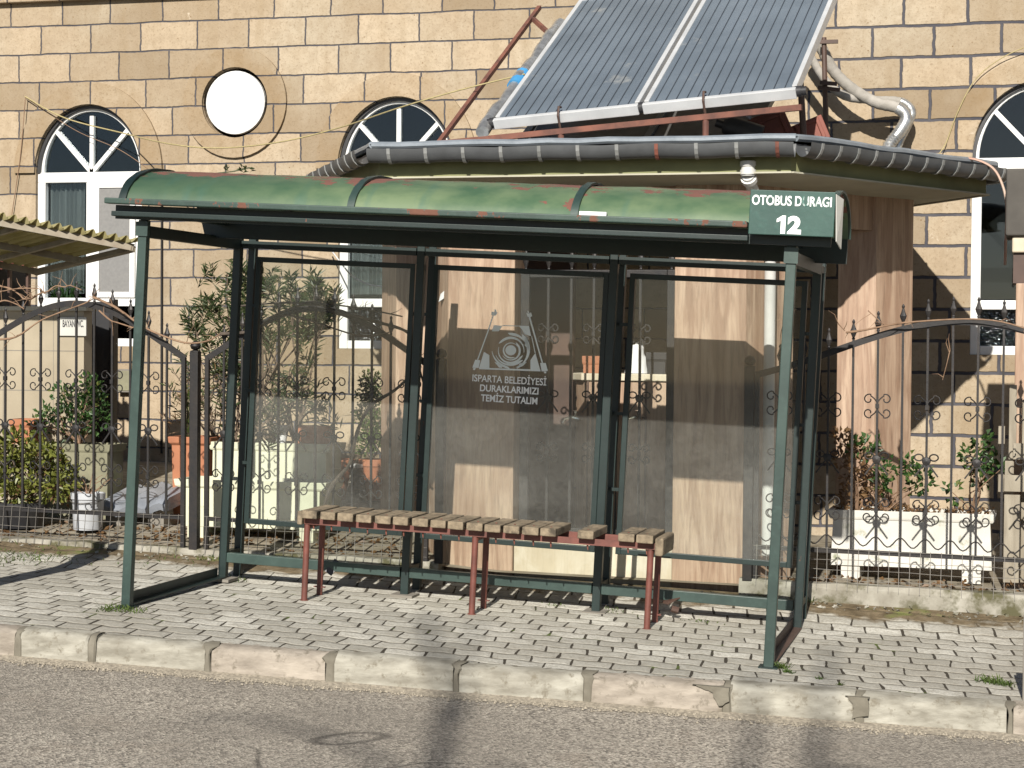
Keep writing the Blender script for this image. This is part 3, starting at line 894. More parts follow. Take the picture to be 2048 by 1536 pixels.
# ------------------------------------------------------------------ solar water heater on the pavilion roof
al = R(30)
s0 = P(987, 250, 12.25); sb = P(1592, 188, 12.05) - s0; SW = sb.length; sb.normalize()
sh_ = Vector((-sb.y, sb.x, 0)).normalized(); sv_ = sb.cross(sh_).normalized(); sh_ = sv_.cross(sb)
su = sh_*math.cos(al) + sv_*math.sin(al)
sn = su.cross(sb); sn = sn if sn.y < 0 else -sn           # faces the street
sol = thing('solar_water_heater', 'tilted twin panel solar water heater on a rusty stand over the pavilion roof', 'solar heater', (s0.x, s0.y, 2.9))
sp = lambda a, b, c=0: s0 + sb*a + su*b + sn*c
CW = (SW-.03)/2
for a0 in (0.0, CW+.03):
    W_, L_ = CW, 2.27
    mb = MB()
    mb.obox(sp(a0+W_/2, .018), sb*W_/2, su*.018, sn*.034); mb.obox(sp(a0+W_/2, L_-.03), sb*W_/2, su*.03, sn*.034)
    mb.obox(sp(a0+.016, L_/2), sb*.016, su*(L_/2-.06), sn*.034); mb.obox(sp(a0+W_-.016, L_/2), sb*.016, su*(L_/2-.06), sn*.034)
    mb.obox(sp(a0+W_/2, L_/2, -.035), sb*(W_/2-.03), su*(L_/2-.035), sn*.006)
    col = mb.build('collector', M['alu'], sol, bevel=.004)
    mb = MB(); mb.obox(sp(a0+W_/2, L_/2, .022), sb*(W_/2-.03), su*(L_/2-.035), sn*.003); mb.build('glass_cover', M['absorb'], col)
    mb = MB()
    for k in range(13):
        a = a0 + .075 + k*(W_-.15)/12
        mb.obox(sp(a, L_/2, .0275), sb*.0028, su*(L_/2-.04), sn*.002)
    mb.build('absorber_seam', M['fin'], col)
mb = MB()
e = -.40
mb.bar(sp(e, -.04, -.075), sp(SW+.03, -.04, -.075), .036, .036)
mb.bar(sp(e, -.04, -.08), sp(e-.02, 2.5, -.08), .03)
mb.bar(sp(e-.0, 2.25, -.08), sp(.10, 1.6, -.2), .03)
for a in (.46, 1.42):
    p = sp(a, -.04, -.08); mb.tube([p, Vector((p.x, p.y, 2.82))], .02, 8)
mb.build('stand', M['rusty'], sol)
mb = MB()
q0 = P(1601, 165, 12.9); mb.tube([q0, P(1608, 285, 12.9)], .022, 8)
mb.build('rear_leg', M['brown'], sol); mb = MB()
q0 = P(1648, 75, 15.1); mb.tube([q0, P(1652, 290, 15.1)], .02, 8)
for (a, b, y) in (((1640,84),(1676,83), 15.08), ((1636,175),(1680,180), 15.08), ((1640,165),(1674,168), 15.06)):
    mb.bar(P(*a, y), P(*b, y), .028)
mb.build('rear_leg', M['brown'], sol)
mb = MB()
for a in (.46, 1.42):
    mb = MB(); mb.tube([sp(a, .06, .05), sp(a, .02, .07), sp(a, -.03, .03), sp(a, -.04, -.06)], .008, 6)
    mb.build('hook_clamp', M['brown'], sol)
for a in (-.015, CW+.015, SW+.01):
    mb = MB(); mb.tube([sp(a-.05, .04, .0), sp(a+.05, .04, .0)], .028, 12); mb.tube([sp(a-.02, .04, .0), sp(a+.02, .04, .0)], .034, 12)
    mb.build('hose_coupling', M['black'], sol, smooth=True)
mb = MB(); pl = [sp(-.07, x, -.02 + .01*math.sin(x*9)) for x in fr(-.05, 1.9, 22)]
mb.tube(pl, [.045+.005*math.sin(i*2.1) for i in range(len(pl))], 10); mb.build('insulated_pipe', M['foil'], sol, smooth=True)
mb = MB(); mb.tube([sp(-.07, .70, -.02), sp(-.07, .92, -.02)], .054, 10); mb.build('tape_band', M['bluetape'], sol, smooth=True)
def hose(pts, r, nm='insulated_pipe'):
    c = path([P(x, y, Y) for x, y, Y in pts], 9)
    k = len(c)
    half = int(k*.55)
    mb = MB(); mb.tube(c[:half+1], [r*(1+.04*math.sin(i*2.4)) for i in range(half+1)], 12)
    o = mb.build(nm, M['greypipe'], sol, smooth=True)
    mb = MB(); mb.tube(c[half:], [r*1.06*(1+.06*math.sin(i*3.1)) for i in range(k-half)], 12)
    mb.build('foil_wrap', M['foil'], o, smooth=True)
hose([(1622,55,15.15),(1645,100,15.21),(1668,143,15.25),(1705,178,15.27),(1752,205,15.29),(1795,216,15.30),(1812,236,15.30),(1800,262,15.27),(1782,285,15.25),(1770,310,15.23)], .045)
hose([(1605,85,15.10),(1626,122,15.15),(1652,162,15.19),(1690,192,15.25),(1745,200,15.35),(1800,203,15.39),(1823,222,15.40),(1815,250,15.39),(1800,280,15.35),(1790,310,15.33)], .033)
# an older collector lying in the shade below
mb = MB()
A, B, D = P(1040, 292, 13.2), P(1500, 285, 12.9), P(1090, 200, 13.75)
ux = (B-A); uy = (D-A); uy = uy - ux*(uy.dot(ux)/ux.length_squared); nn = ux.cross(uy).normalized()
mb.obox(A+ux/2+uy/2, ux/2, uy/2, nn*.02)
oc = thing('old_collector', 'dark dusty old collector panel lying in shade under the solar heater', 'solar panel', tuple(A))
mb.build('panel', M['tarp'], oc)
for t in (0.0, .56): MB().obox(A+ux*t+uy*.5, ux.normalized()*.025, uy*.5, nn*.034).build('frame_strip', M['zinc_lt'], oc)

def rtile(px, py, Y, rz, tilt, label):
    p = P(px, py, Y)
    t = thing('roof_tile', label, 'roof tile', (p.x, p.y, p.z), 'spare red roof tiles')
    mb = MB(); mb.box(-.11, .11, -.012, .012, 0, .17); mb.box(-.085, -.06, -.026, -.0125, .01, .16); mb.box(.06, .085, -.026, -.0125, .01, .16); mb.box(-.06, .06, -.024, -.0125, .135, .155)
    o = mb.build('tile_body', M['tile'], t, local=True, bevel=.004)
    t.rotation_euler = (R(tilt), R(-22), R(rz))
    return t
for k, lb in enumerate(('red clay tile, front of the leaning stack under the solar heater', 'red clay tile, second in the leaning stack under the solar heater', 'red clay tile, third in the leaning stack under the solar heater', 'red clay tile, rearmost in the leaning stack under the solar heater')):
    rtile(1556 - k*7, 277, 12.95+.035*k, 12, -14, lb)
rtile(1630, 287, 13.2, 8, -10, 'single red clay tile leaning by the dark stand legs')
p = P(1490, 284, 12.7)
jc = thing('jerrycan', 'dark blue black plastic can lying on the pavilion roof beside red tiles', 'can', (p.x, p.y, p.z))
mb = MB(); mb.tube([p+Vector((-.14,0,.11)), p+Vector((-.10,0,.10)), p+Vector((.10,.02,.03))], [.05,.075,.08], 12); mb.build('can_body', M['black'], jc, smooth=True)
mb = MB(); mb.tube([p+Vector((-.19,0,.13)), p+Vector((-.135,0,.11))], .028, 10); mb.build('cap', M['black'], jc, smooth=True)
mb = MB(); mb.tube([p+Vector((-.09,-.02,.17)), p+Vector((-.04,-.02,.20)), p+Vector((.04,-.02,.15))], .012, 8); mb.build('handle', M['wrap'], jc, smooth=True)
# ------------------------------------------------------------------ bus shelter (its own tilted frame: the pavement falls to the right)
TAU = 0.044
sh = thing('bus_shelter', 'dark green metal bus shelter with a vaulted rusty roof and dusty glass panels', 'bus shelter', (-3.1, 10.0, 0))
sh.rotation_euler = (0, TAU, R(.6))
SHM = Matrix.Translation((-3.1, 10.0, 0)) @ Matrix.Rotation(R(.6), 4, 'Z') @ Matrix.Rotation(TAU, 4, 'Y')
SHI = SHM.inverted()
def L(px, py, yl):                                        # pixel -> shelter coordinates on its plane y = yl
    o = SHI @ Vector((0, 0, CAMZ)); d = SHI.to_3x3() @ ray(px, py)
    return o + d*((yl - o.y)/d.y)
def part(mb, name, mat, parent=sh, **k): return mb.build(name, mat, parent, local=True, **k)
w = .026
for x in (-1.8, 1.8):
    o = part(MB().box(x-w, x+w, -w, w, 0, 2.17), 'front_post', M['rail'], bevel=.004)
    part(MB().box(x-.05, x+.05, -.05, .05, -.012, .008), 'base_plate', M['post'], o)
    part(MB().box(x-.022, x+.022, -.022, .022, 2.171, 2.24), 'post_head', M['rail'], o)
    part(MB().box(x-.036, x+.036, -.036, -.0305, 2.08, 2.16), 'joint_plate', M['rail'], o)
w = .025
for x in (-1.8, -.6, .6, 1.8):
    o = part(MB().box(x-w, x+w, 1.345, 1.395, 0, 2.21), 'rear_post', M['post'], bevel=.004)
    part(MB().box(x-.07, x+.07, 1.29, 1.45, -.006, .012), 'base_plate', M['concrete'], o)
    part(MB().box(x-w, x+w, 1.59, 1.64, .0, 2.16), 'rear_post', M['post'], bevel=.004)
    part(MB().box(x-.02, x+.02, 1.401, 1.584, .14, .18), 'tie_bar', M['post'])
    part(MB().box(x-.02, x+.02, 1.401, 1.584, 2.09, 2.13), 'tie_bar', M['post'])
for x in (-1.8, 1.8):
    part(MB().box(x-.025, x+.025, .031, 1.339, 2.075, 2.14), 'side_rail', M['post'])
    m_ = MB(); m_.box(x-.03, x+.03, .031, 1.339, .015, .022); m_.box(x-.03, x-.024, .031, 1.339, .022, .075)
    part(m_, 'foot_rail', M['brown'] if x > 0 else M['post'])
for a, b in ((-1.77, -.63), (-.57, .57), (.63, 1.77)):
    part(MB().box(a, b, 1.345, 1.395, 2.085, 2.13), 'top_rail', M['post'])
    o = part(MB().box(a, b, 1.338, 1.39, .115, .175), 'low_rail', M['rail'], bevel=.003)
m_ = MB()                                                  # a bent bracket tab hangs from the low rail by the bench
m_.bar((1.02,1.30,.10),(1.14,1.42,.17),.07,.006); m_.tube([(1.06,1.33,.07),(1.10,1.34,.06)], .02, 8)
part(m_, 'bent_bracket', M['brown'])
m_ = MB(); m_.bar((-1.09,1.33,.10),(-1.04,1.36,.18),.05,.006, up=(0,1,0)); part(m_, 'bent_bracket', M['black'])

# glass panels
PAN = [(-1.745, -.69), (-.572, .535), (.665, 1.73)]
film_parent = None
for k, (a, b) in enumerate(PAN):
    y0 = 1.585 - .02
    z0, z1 = .34, 2.04
    if k == 0: z0 = .345
    fw = .032
    m_ = MB()
    m_.box(a, a+fw, y0-.03, y0+.012, z0, z1); m_.box(b-fw, b, y0-.03, y0+.012, z0, z1)
    m_.box(a+fw, b-fw, y0-.03, y0+.012, z1-fw, z1); m_.box(a+fw, b-fw, y0-.03, y0+.012, z0, z0+fw)
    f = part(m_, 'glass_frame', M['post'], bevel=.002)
    g = part(MB().box(a+fw-.004, b-fw+.004, y0-.008, y0-.002, z0+fw-.004, z1-fw+.004), 'glass_pane', M['glass'], f)
    if k == 1: film_parent = f; film_y = y0-.0105
    for z in (.72, 1.18, 1.72):
        part(MB().box(a-.05, a+.001, y0-.012, y0+.004, z, z+.02), 'clip', M['post'], f)
        part(MB().box(b-.001, b+.06, y0-.012, y0+.004, z, z+.02), 'clip', M['post'], f)

# roof vault
def vault(off=0.0, n=26, a0=172, a1=6):
    out_ = []
    for i in range(n+1):
        w_ = R(lerp(a0, a1, i/n))
        c_, s_ = math.cos(w_), math.sin(w_)
        out_.append((.42 + (.535+off)*c_, 2.235 + (.237+off)*(abs(s_)**.92)))
    return out_
def vsheet(x0, x1, o0, o1, nx):
    m_ = MB(); A_, B_ = vault(o0), vault(o1); n = len(A_)
    xs = fr(x0, x1, nx)
    jig = [[random.uniform(-.0035, .0035) for _ in range(n)] for _ in xs]
    for p_, sgn in ((A_, 1), (B_, -1)):
        m_.add([(x, y, z+jig[j][i]) for j, x in enumerate(xs) for i, (y, z) in enumerate(p_)],
               [(j*n+i, j*n+i+1, (j+1)*n+i+1, (j+1)*n+i) for j in range(nx) for i in range(n-1)])
    for j in (0, nx):
        x = xs[j]
        m_.add([(x,y,z+jig[j][i]) for i,(y,z) in enumerate(A_)] + [(x,y,z+jig[j][i]) for i,(y,z) in enumerate(B_)], [(i,i+1,n+i+1,n+i) for i in range(n-1)])
    return m_
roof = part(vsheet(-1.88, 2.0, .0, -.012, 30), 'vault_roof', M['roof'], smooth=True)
for x0, x1 in ((-1.905, -1.862), (-.572, -.532), (.655, .695), (1.985, 2.015)):
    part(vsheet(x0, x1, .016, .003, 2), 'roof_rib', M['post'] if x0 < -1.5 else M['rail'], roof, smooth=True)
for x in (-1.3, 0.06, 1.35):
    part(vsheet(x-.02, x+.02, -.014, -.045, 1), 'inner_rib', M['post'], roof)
m_ = MB()
m_.box(-1.97, 1.585, -.168, -.10, 2.247, 2.279); part(m_, 'front_lip', green_paint('lip_paint', (.019,.037,.03), (.032,.058,.047), .57), bevel=.006)
part(MB().box(-1.95, 2.0, -.06, -.04, 2.17, 2.246), 'lip_recess', M['post'])
part(MB().box(-1.95, 1.585, -.115, -.061, 2.182, 2.21), 'lower_lip', M['post'], bevel=.004)  # takes the shaded green so this sunlit edge reads dark
part(MB().box(-1.93, 1.98, -.039, .0, 2.172, 2.178), 'lip_flange', M['post'])
m_ = MB(); m_.slab_y([(-1.84, 2.125), (2.0, 2.125), (2.0, 2.262), (-1.88, 2.262)], .935, .962); part(m_, 'rear_fascia', M['post'])
part(MB().box(-1.75, -1.7, .0, .93, 2.20, 2.235), 'roof_bearer', M['post']); part(MB().box(1.7, 1.75, .0, .93, 2.20, 2.235), 'roof_bearer', M['post'])
part(MB().box(-1.8, 1.8, 1.05, 1.10, 2.16, 2.262), 'roof_bearer', M['post'])  # made taller, out of sight, to close a gap in the roof's shadow

# stop sign on the right end of the roof edge
a, b = 1.592, 2.02; zl, zh = 2.215, 2.44
sg = part(MB().box(a, b, -.162, -.147, zl, zh), 'sign_plate', M['sign'], bevel=.003)
m_ = MB(); m_.slab_y([(0,0)], 0, 0) if False else None
m_.add([(b+.001,-.165,zh-.01),(b+.03,-.10,zh-.03),(b+.03,-.085,zl-.055),(b+.012,-.15,zl-.02),
        (b+.004,-.165,zh-.01),(b+.036,-.10,zh-.03),(b+.036,-.085,zl-.055),(b+.016,-.15,zl-.02)],
       [(0,1,2,3),(7,6,5,4),(0,4,5,1),(1,5,6,2),(2,6,7,3),(3,7,4,0)])
part(m_, 'sign_return', M['signplate'], sg)
def text(body, x0, x1, z0, z1, y, mat, name, parent, local=True, ext=.0008):
    cu = bpy.data.curves.new('lettering', 'FONT'); cu.body = body; cu.size = 1; cu.extrude = .001
    cu.offset = {'thin_lettering': .012, 'sign_number': .055, 'sign_lettering': .022}.get(name, .022)
    tmp = bpy.data.objects.new('lettering', cu); C.objects.link(tmp)
    dg = bpy.context.evaluated_depsgraph_get()
    me = bpy.data.meshes.new_from_object(tmp.evaluated_get(dg))
    bpy.data.objects.remove(tmp); bpy.data.curves.remove(cu)
    xs = [v.co.x for v in me.vertices]; ys = [v.co.y for v in me.vertices]
    org = Vector((0,0,0)) if local else ORG[parent.name]
    for v in me.vertices:
        u = (v.co.x-min(xs))/(max(xs)-min(xs)); t = (v.co.y-min(ys))/(max(ys)-min(ys)); e = v.co.z
        v.co = Vector((lerp(x0,x1,u), y - e*.8, lerp(z0,z1,t))) - org
    me.materials.append(mat)
    o = bpy.data.objects.new(name, me); C.objects.link(o); o.parent = parent
    return o
H = zh-zl; Wd = b-a
text('OTOBUS DURAGI', a+Wd*.025, a+Wd*.96, zl+H*.66, zl+H*.885, -.164, M['worn'], 'sign_lettering', sg)
qx = lambda u: a+Wd*(.33+.29*u)
qz = lambda v: zl+H*(.035+.405*v)
m_ = MB(); m_.slab_y([(qx(u), qz(v)) for u, v in ((.17,0),(.36,0),(.36,1),(.22,1),(.0,.80),(.0,.62),(.17,.72))], -.165, -.1635); part(m_, 'sign_number', M['letter_w'], sg)
text('2', qx(.44), qx(1.0), qz(0), qz(1), -.164, M['letter_w'], 'sign_number', sg)

# municipal emblem and words on the middle pane (frosted film)
def F(x, y): p = L(920 + x*.09766, 600 + y*.09766, film_y); return p.x, p.z
m_ = MB()
def poly(*pts): m_.slab_y([F(*q) for q in pts], film_y-.0006, film_y)
poly((560,640),(350,1220),(374,1224),(585,645)); poly((690,320),(668,312),(560,640),(585,645))
poly((650,235),(700,245),(740,230),(768,258),(735,318),(690,322),(640,305)); poly((705,195),(745,195),(738,236),(706,240))
poly((312,1222),(415,1232),(382,1392),(252,1386)); poly((275,1392),(326,1396),(304,1436),(264,1428))
poly((1405,345),(1440,340),(1700,1285),(1672,1287)); poly((1360,270),(1410,278),(1455,252),(1480,330),(1440,352),(1388,345)); poly((1382,222),(1412,228),(1418,270),(1386,270))
poly((1640,1288),(1755,1290),(1800,1452),(1672,1462)); poly((1712,1464),(1770,1464),(1765,1500),(1730,1502))
poly((390,1386),(1648,1428),(1648,1462),(390,1416)); poly((490,1060),(602,1130),(602,1392),(392,1386)); poly((1545,1082),(1642,1432),(1442,1424),(1442,1232))
poly((695,512),(870,530),(792,640),(650,640)); poly((870,512),(1200,526),(1200,542),(870,532)); poly((1200,526),(1412,532),(1460,742),(1332,702),(1275,612))
poly((1460,742),(1476,746),(1548,1082),(1530,1082))
def crescent(cx, cy, r, a0, a1, wmax, skew=.5, n=18):
    o_, i_ = [], []
    for k in range(n+1):
        t = k/n; w_ = R(lerp(a0, a1, t))
        th = wmax*math.sin(math.pi*min(1, max(0, t**skew if skew < 1 else t)))*1.0 + 8
        o_.append((cx+r*math.cos(w_), cy+r*math.sin(w_))); i_.append((cx+(r-th)*math.cos(w_), cy+(r-th)*math.sin(w_)))
    for k in range(n): poly(o_[k], o_[k+1], i_[k+1], i_[k])
poly(*[(1040+112*math.cos(2*math.pi*k/18), 1030+105*math.sin(2*math.pi*k/18)) for k in range(18)])
for (cx, cy, r, a0, a1, wm) in ((1040,1035,165,60,330,26),(1045,1040,200,-60,150,34),(1040,1045,262,20,200,36),(1035,1030,282,-150,10,44),(1040,1020,330,40,160,40),(1050,1010,385,-55,75,64),(1050,1010,400,95,175,40),(1040,1000,330,-100,-20,50)):
    crescent(cx, cy, r, a0, a1, wm)
poly((1345,735),(1395,840),(1425,1040),(1330,930)); poly((1160,1410),(1225,1300),(1370,1265),(1300,1340)); poly((705,1268),(835,1310),(865,1392),(800,1382)); poly((975,1280),(1070,1340),(950,1310)); poly((1150,790),(1330,940),(1210,860))
part(m_, 'emblem', M['film'], film_parent)
for s_, x0, x1, y0, y1, nm in (('ISPARTA BELEDİYESİ', 945, 1093, 748, 767, 'thin_lettering'), ('DURAKLARIMIZI', 960, 1077, 772, 786, 'lettering'), ('TEMİZ TUTALIM', 962, 1075, 787, 806, 'lettering')):
    q0 = L(x0, (y0+y1)/2-3, film_y); q1 = L(x1, (y0+y1)/2+3, film_y)
    zt_, zb_ = L((x0+x1)/2, y0, film_y).z, L((x0+x1)/2, y1, film_y).z
    o = text(s_, q0.x, q1.x, zb_, zt_, film_y, M['letter_w'], nm, film_parent)
    o.name = 'lettering'

# a bit of foam and a dry twig left on the shelter roof
p = SHM @ Vector((.78, -.125, 2.279))
fo = thing('foam_strip', 'small off white foam strip lying on the front lip of the shelter roof', 'litter', tuple(p))
mb = MB(); mb.box(-.075, .07, -.014, .012, 0, .022); o = mb.build('strip', M['white'], fo, local=True, bevel=.004); fo.rotation_euler = (0, TAU, .02)
p = SHM @ Vector((-1.45, .40, 2.48))
tw = thing('dry_twig', 'dry leafy twig caught on top of the shelter roof near its left end', 'twig', tuple(p))
mb = MB(); mb.tube([p+Vector((-.1,-.02,-.004)), p+Vector((0,0,.008)), p+Vector((.09,.02,.03))], .004, 5)
for i in range(16): mb.leaf(p+Vector((random.uniform(-.08,.1), random.uniform(-.03,.03), random.uniform(0,.03))), Vector((random.uniform(-1,1), random.uniform(-1,1), random.uniform(-.2,1))), .04, .016)
mb.build('twig_spray', M['olean'], tw)

# ------------------------------------------------------------------ bench
bz = gz(-3.15, 10.87)
be = thing('bench', 'slatted wooden bench with red steel legs and missing slats inside the shelter', 'bench', (-3.15, 10.87, bz))
be.rotation_euler = (0, TAU-.004, R(1.2))
BM = Matrix.Translation((-3.15, 10.87, bz)) @ Matrix.Rotation(R(1.2), 4, 'Z') @ Matrix.Rotation(TAU-.004, 4, 'Y')
BI = BM.inverted()
def Lb(px, py, yl):
    o = BI @ Vector((0,0,CAMZ)); d = BI.to_3x3() @ ray(px, py)
    return o + d*((yl-o.y)/d.y)
for px, py in ((611, 1140), (946, 1170), (1297, 1190)):
    x = Lb(px, py, 0).x
    for y in (0.0, .27):
        l_ = part(MB().tube([(x, y, .0), (x+random.uniform(-.002,.002), y, .455)], .0185, 12), 'leg', M['benchred'], be, smooth=True)
        part(MB().box(x-.035, x+.035, y-.012, y+.012, .045, .052) if y else MB().tube([(x,y,-.004),(x,y,.004)], .026, 10), 'foot', M['benchred'], l_)
    part(MB().box(x-.014, x+.014, .016, .255, .43, .45), 'cross_bar', M['benchred'], be)
x0 = Lb(600, 1050, -.01).x; x1 = Lb(1318, 1090, -.01).x
m_ = MB(); m_.box(x0+.02, x1, -.022, .018, .456, .461); m_.box(x0+.02, x1, -.022, -.017, .461, .494); part(m_, 'front_angle', M['benchred'], be)
m_ = MB(); m_.box(x0+.02, x1, .25, .29, .456, .461); m_.box(x0+.02, x1, .285, .29, .461, .494); part(m_, 'rear_angle', M['benchred'], be)
lefts = [603, 639, 675, 711, 748, 784, 822, 859, 895, 932, 969, 1006, 1044, 1080, 1154, 1235, 1272]
for i, px in enumerate(lefts):
    x = Lb(px, 1040+ (px-600)*.06, -.085).x
    w_ = .094 + random.uniform(-.003, .003); e_ = random.uniform(-.012, .012)
    m_ = MB(); m_.box(x, x+w_, -.085+e_, .335+e_, .4955, .541+random.uniform(-.002,.003))
    s_ = part(m_, 'slat', M['wood'], be, bevel=.005)
    part(MB().lathe([(.006,0),(.006,.003),(.002,.004)], (x+w_/2, .0, .5405), 8), 'bolt', M['rustred'], s_)
    m_ = MB(); m_.tube([(x+w_/2, .0, .455), (x+w_/2+.003, .0, .425)], [.006, .003], 6); part(m_, 'bolt', M['rustred'], s_)
x = Lb(592, 1045, -.085).x
part(MB().box(x, x+.03, -.07, .33, .455, .535), 'end_board', M['wood'], be, bevel=.006)
x = Lb(1308, 1085, -.085).x
part(MB().box(x, x+.05, -.06, .33, .425, .53), 'end_board', M['wood'], be, bevel=.012)

# ------------------------------------------------------------------ footing and iron fence behind the shelter
def footing(xa, xb, label):
    t = thing('low_wall', label, 'low wall', ((xa+xb)/2, 12.09, 0))
    mb = MB(); rr = []
    n = max(6, int((xb-xa)/.12))
    for k in range(n+1):
        x = lerp(xa, xb, k/n); g = gz(x, 12) - .1; h = zb(x) - .01; j = lambda s=.007: random.uniform(-s, s)
        rr.append([(x, 12.02, g), (x, 12.02+j(), h-.03+j(.01)), (x, 12.035+j(), h+j(.006)), (x, 12.15, h+j(.006)), (x, 12.16, g)])
    mb.rings(rr); mb.add(rr[0], [(0,1,2,3,4)]); mb.add(rr[-1], [(4,3,2,1,0)])
    mb.build('footing', M['lowwall'], t)
footing(-10, AL.x-.0, 'long crumbling whitewashed footing under the left part of the iron fence')
footing(AR.x+.0, 4.5, 'mossy concrete footing under the right part of the iron fence')
FY = 12.06
def fence(xa, xb, nb, mixc, label, wave=False, first=0, skip=()):
    xm, hw = (xa+xb)/2, (xb-xa)/2
    f = thing('iron_fence', label, 'fence', (xm, FY, zb(xm)), 'wrought iron fence panels')
    def sec(mb, name, mat=M['iron'], par=f, **k): return mb.build(name, mat, par, **k)
    def top(x):
        s = (x-xm)/hw
        return zb(x) + 1.26 + .355*(mixc*(1-s*s) + (1-mixc)*.5*(1+math.cos(math.pi*s)))
    pts = [(x, FY, top(x)) for x in fr(xa, xb, 36)]
    mb = MB(); rr = []
    for i in range(len(pts)):
        t_ = (Vector(pts[min(i+1, len(pts)-1)]) - Vector(pts[max(i-1, 0)])).normalized()
        n_ = Vector((-t_.z, 0, t_.x))*.02; c_ = Vector(pts[i]); y_ = Vector((0, .007, 0))
        rr.append([c_-n_-y_, c_+n_-y_, c_+n_+y_, c_-n_+y_])
    mb.rings(rr); mb.add(rr[0], [(0,1,2,3)]); mb.add(rr[-1], [(3,2,1,0)])
    sec(mb, 'arch_rail')
    for x in (xa+.01, xb-.01): sec(MB().box(x-.014, x+.014, FY-.014, FY+.014, zb(x)-.01, top(x)), 'stile')
    mb = MB(); mb.bar((xa, FY, zb(xa)+.193), (xb, FY, zb(xb)+.193), .012, .028); sec(mb, 'bottom_rail')
    fin = None; scr = None; bow = None
    for i in range(1, nb):
        x = lerp(xa, xb, i/nb)
        sec(MB().box(x-.0068, x+.0068, FY-.0068, FY+.0068, zb(x)+.19, top(x)+.03), 'bar')
        z = top(x)+.028
        if fin is None:
            mbx = finial_mb(.125); o = mbx.build('finial', M['iron'], f, local=True); fin = o
            fin.location = Vector((x, FY, z)) - ORG[f.name]
        else: put(fin, f, Vector((x, FY, z)) - ORG[f.name])
        if (i + first) % 2 == 0:
            for h, kind in ((1.09, 's'), (.765, 'b'), (.455, 's')):
                loc = Vector((x, FY-.003, zb(x)+h)) - ORG[f.name]
                if kind == 's':
                    if scr is None: scr = scroll_mb(.0042, .078, .062).build('scroll', M['iron'], f, local=True); scr.location = loc
                    else: put(scr, f, loc)
                else:
                    if bow is None: bow = bow_mb().build('bow_rosette', M['iron'], f, local=True); bow.location = loc
                    else: put(bow, f, loc)
    mb = MB()
    x = xa+.02
    while x < xb:
        mb.tube([(x, FY-.05, zb(x)-.045), (x+random.uniform(-.004,.004), FY-.012, zb(x)+.215)], .0022, 4); x += .062
    for h in (.02, .08, .14, .205):
        mb.tube([(x, FY-.014, zb(x)+h+.004*math.sin(x*9+h*30)) for x in fr(xa, xb, 16)], .0022, 4)
    sec(mb, 'wire_mesh', M['wire'])
    if wave:
        sp_ = (xb-xa)/nb
        mb = MB(); mb.tube([(x, FY-.01, zb(x)+.262+.03*math.cos(2*math.pi*(x-xa)/sp_)) for x in fr(xa, xb, 140)], .0045, 5); sec(mb, 'wavy_bar')
    return f
fence(-7.11, -5.50, 12, .7, 'arched wrought iron fence panel on the left, in front of the yellow green bush', first=0)
fence(-5.35, -3.79, 12, .7, 'arched wrought iron fence panel between the ball topped posts, seen through the left shelter glass', first=1)
fence(-1.667, .86, 17, .45, 'wide arched wrought iron fence panel on the right, in front of the white planter', wave=True, first=1)
def fpost(px, py, label):
    x, z = XZ(px, py, FY)
    t = thing('fence_post', label, 'fence post', (x, FY, zb(x)-.02), 'ball topped fence posts')
    MB().box(x-.03, x+.03, FY-.03, FY+.03, zb(x)-.02, z-.035).build('shaft', M['iron'], t, bevel=.004)
    mb = MB(); mb.lathe([(.02,-.045),(.034,-.04),(.034,-.032),(.014,-.026),(.028,-.02),(.036,0),(.028,.022),(.012,.033),(.002,.036)], (x, FY, z), 14)
    mb.build('ball', M['iron'], t, smooth=True)
fpost(391, 692, 'ball topped black fence post beside the left rear shelter posts')
fpost(883, 708, 'ball topped black fence post against the left pavilion pillar')
fpost(1500, 722, 'ball topped black fence post beside the white downpipe')
# ------------------------------------------------------------------ small annex on the left with its awning
AY = 13.3
def ax(px, py=640): return XZ(px, py, AY)[0]
def az(px, py): return XZ(px, py, AY)[1]
an = thing('toilet_annex', 'low beige tiled screen wall with pale coping beside a dark door at the left edge', 'annex', (ax(100), AY, .2))
xl = -10.5
mb = MB(); mb.box(xl, ax(168), AY, AY+.13, .0, az(100,622)); mb.build('wall', M['tilewall'], an)
mb = MB()
for k in range(5):
    z = az(100, 622) - .30*(k+1); mb.box(xl, ax(168), AY-.0015, AY, z-.003, z+.003)
for k in range(9):
    x = ax(168) - .42*(k+.6); mb.box(x-.002, x+.002, AY-.0012, AY, .1, az(100,622)-.01)
mb.build('tile_joint', M['concrete'], an)
mb = MB(); mb.box(xl, ax(176), AY-.03, AY+.15, az(100,622)+.001, az(100,622)+.035); mb.build('coping', M['cream_upvc'], an, bevel=.004)
xd = XZ(229, 700, 14.0)[0]
mb = MB(); mb.box(XZ(172, 700, 13.9)[0], xd, 13.94, 13.98, .25, 1.88); d_ = mb.build('doorway', M['black'], an)  # flat black panel filling the doorway
mb = MB(); mb.box(xd+.001, xd+.03, 13.9, 14.0, .2, 1.9); mb.build('door_frame', M['iron'], an)
mb = MB(); mb.box(xl, XZ(62, 600, 14.25)[0], 13.7, 14.25, 1.3, 2.26); mb.build('shaded_opening', M['dark'], an)  # near-black box stands in for the shade of the shed opening
mb = MB()
for k in range(8): x = XZ(60, 600, 13.69)[0] - .16*k; mb.box(x-.02, x, 13.66, 13.699, 1.3, 2.25)
mb.build('opening_batten', M['brown'], an)
mb = MB(); rr = []
for k in range(120):
    x = XZ(72, 530, 13.6)[0] - .012*k; w_ = .012*math.sin(k*1.05); rr.append([(x,13.55,2.13+w_),(x,13.7,2.19+w_),(x,13.7,2.197+w_),(x,13.55,2.137+w_)])
mb.rings(rr); mb.build('red_eave_sheet', M['tile'], an)
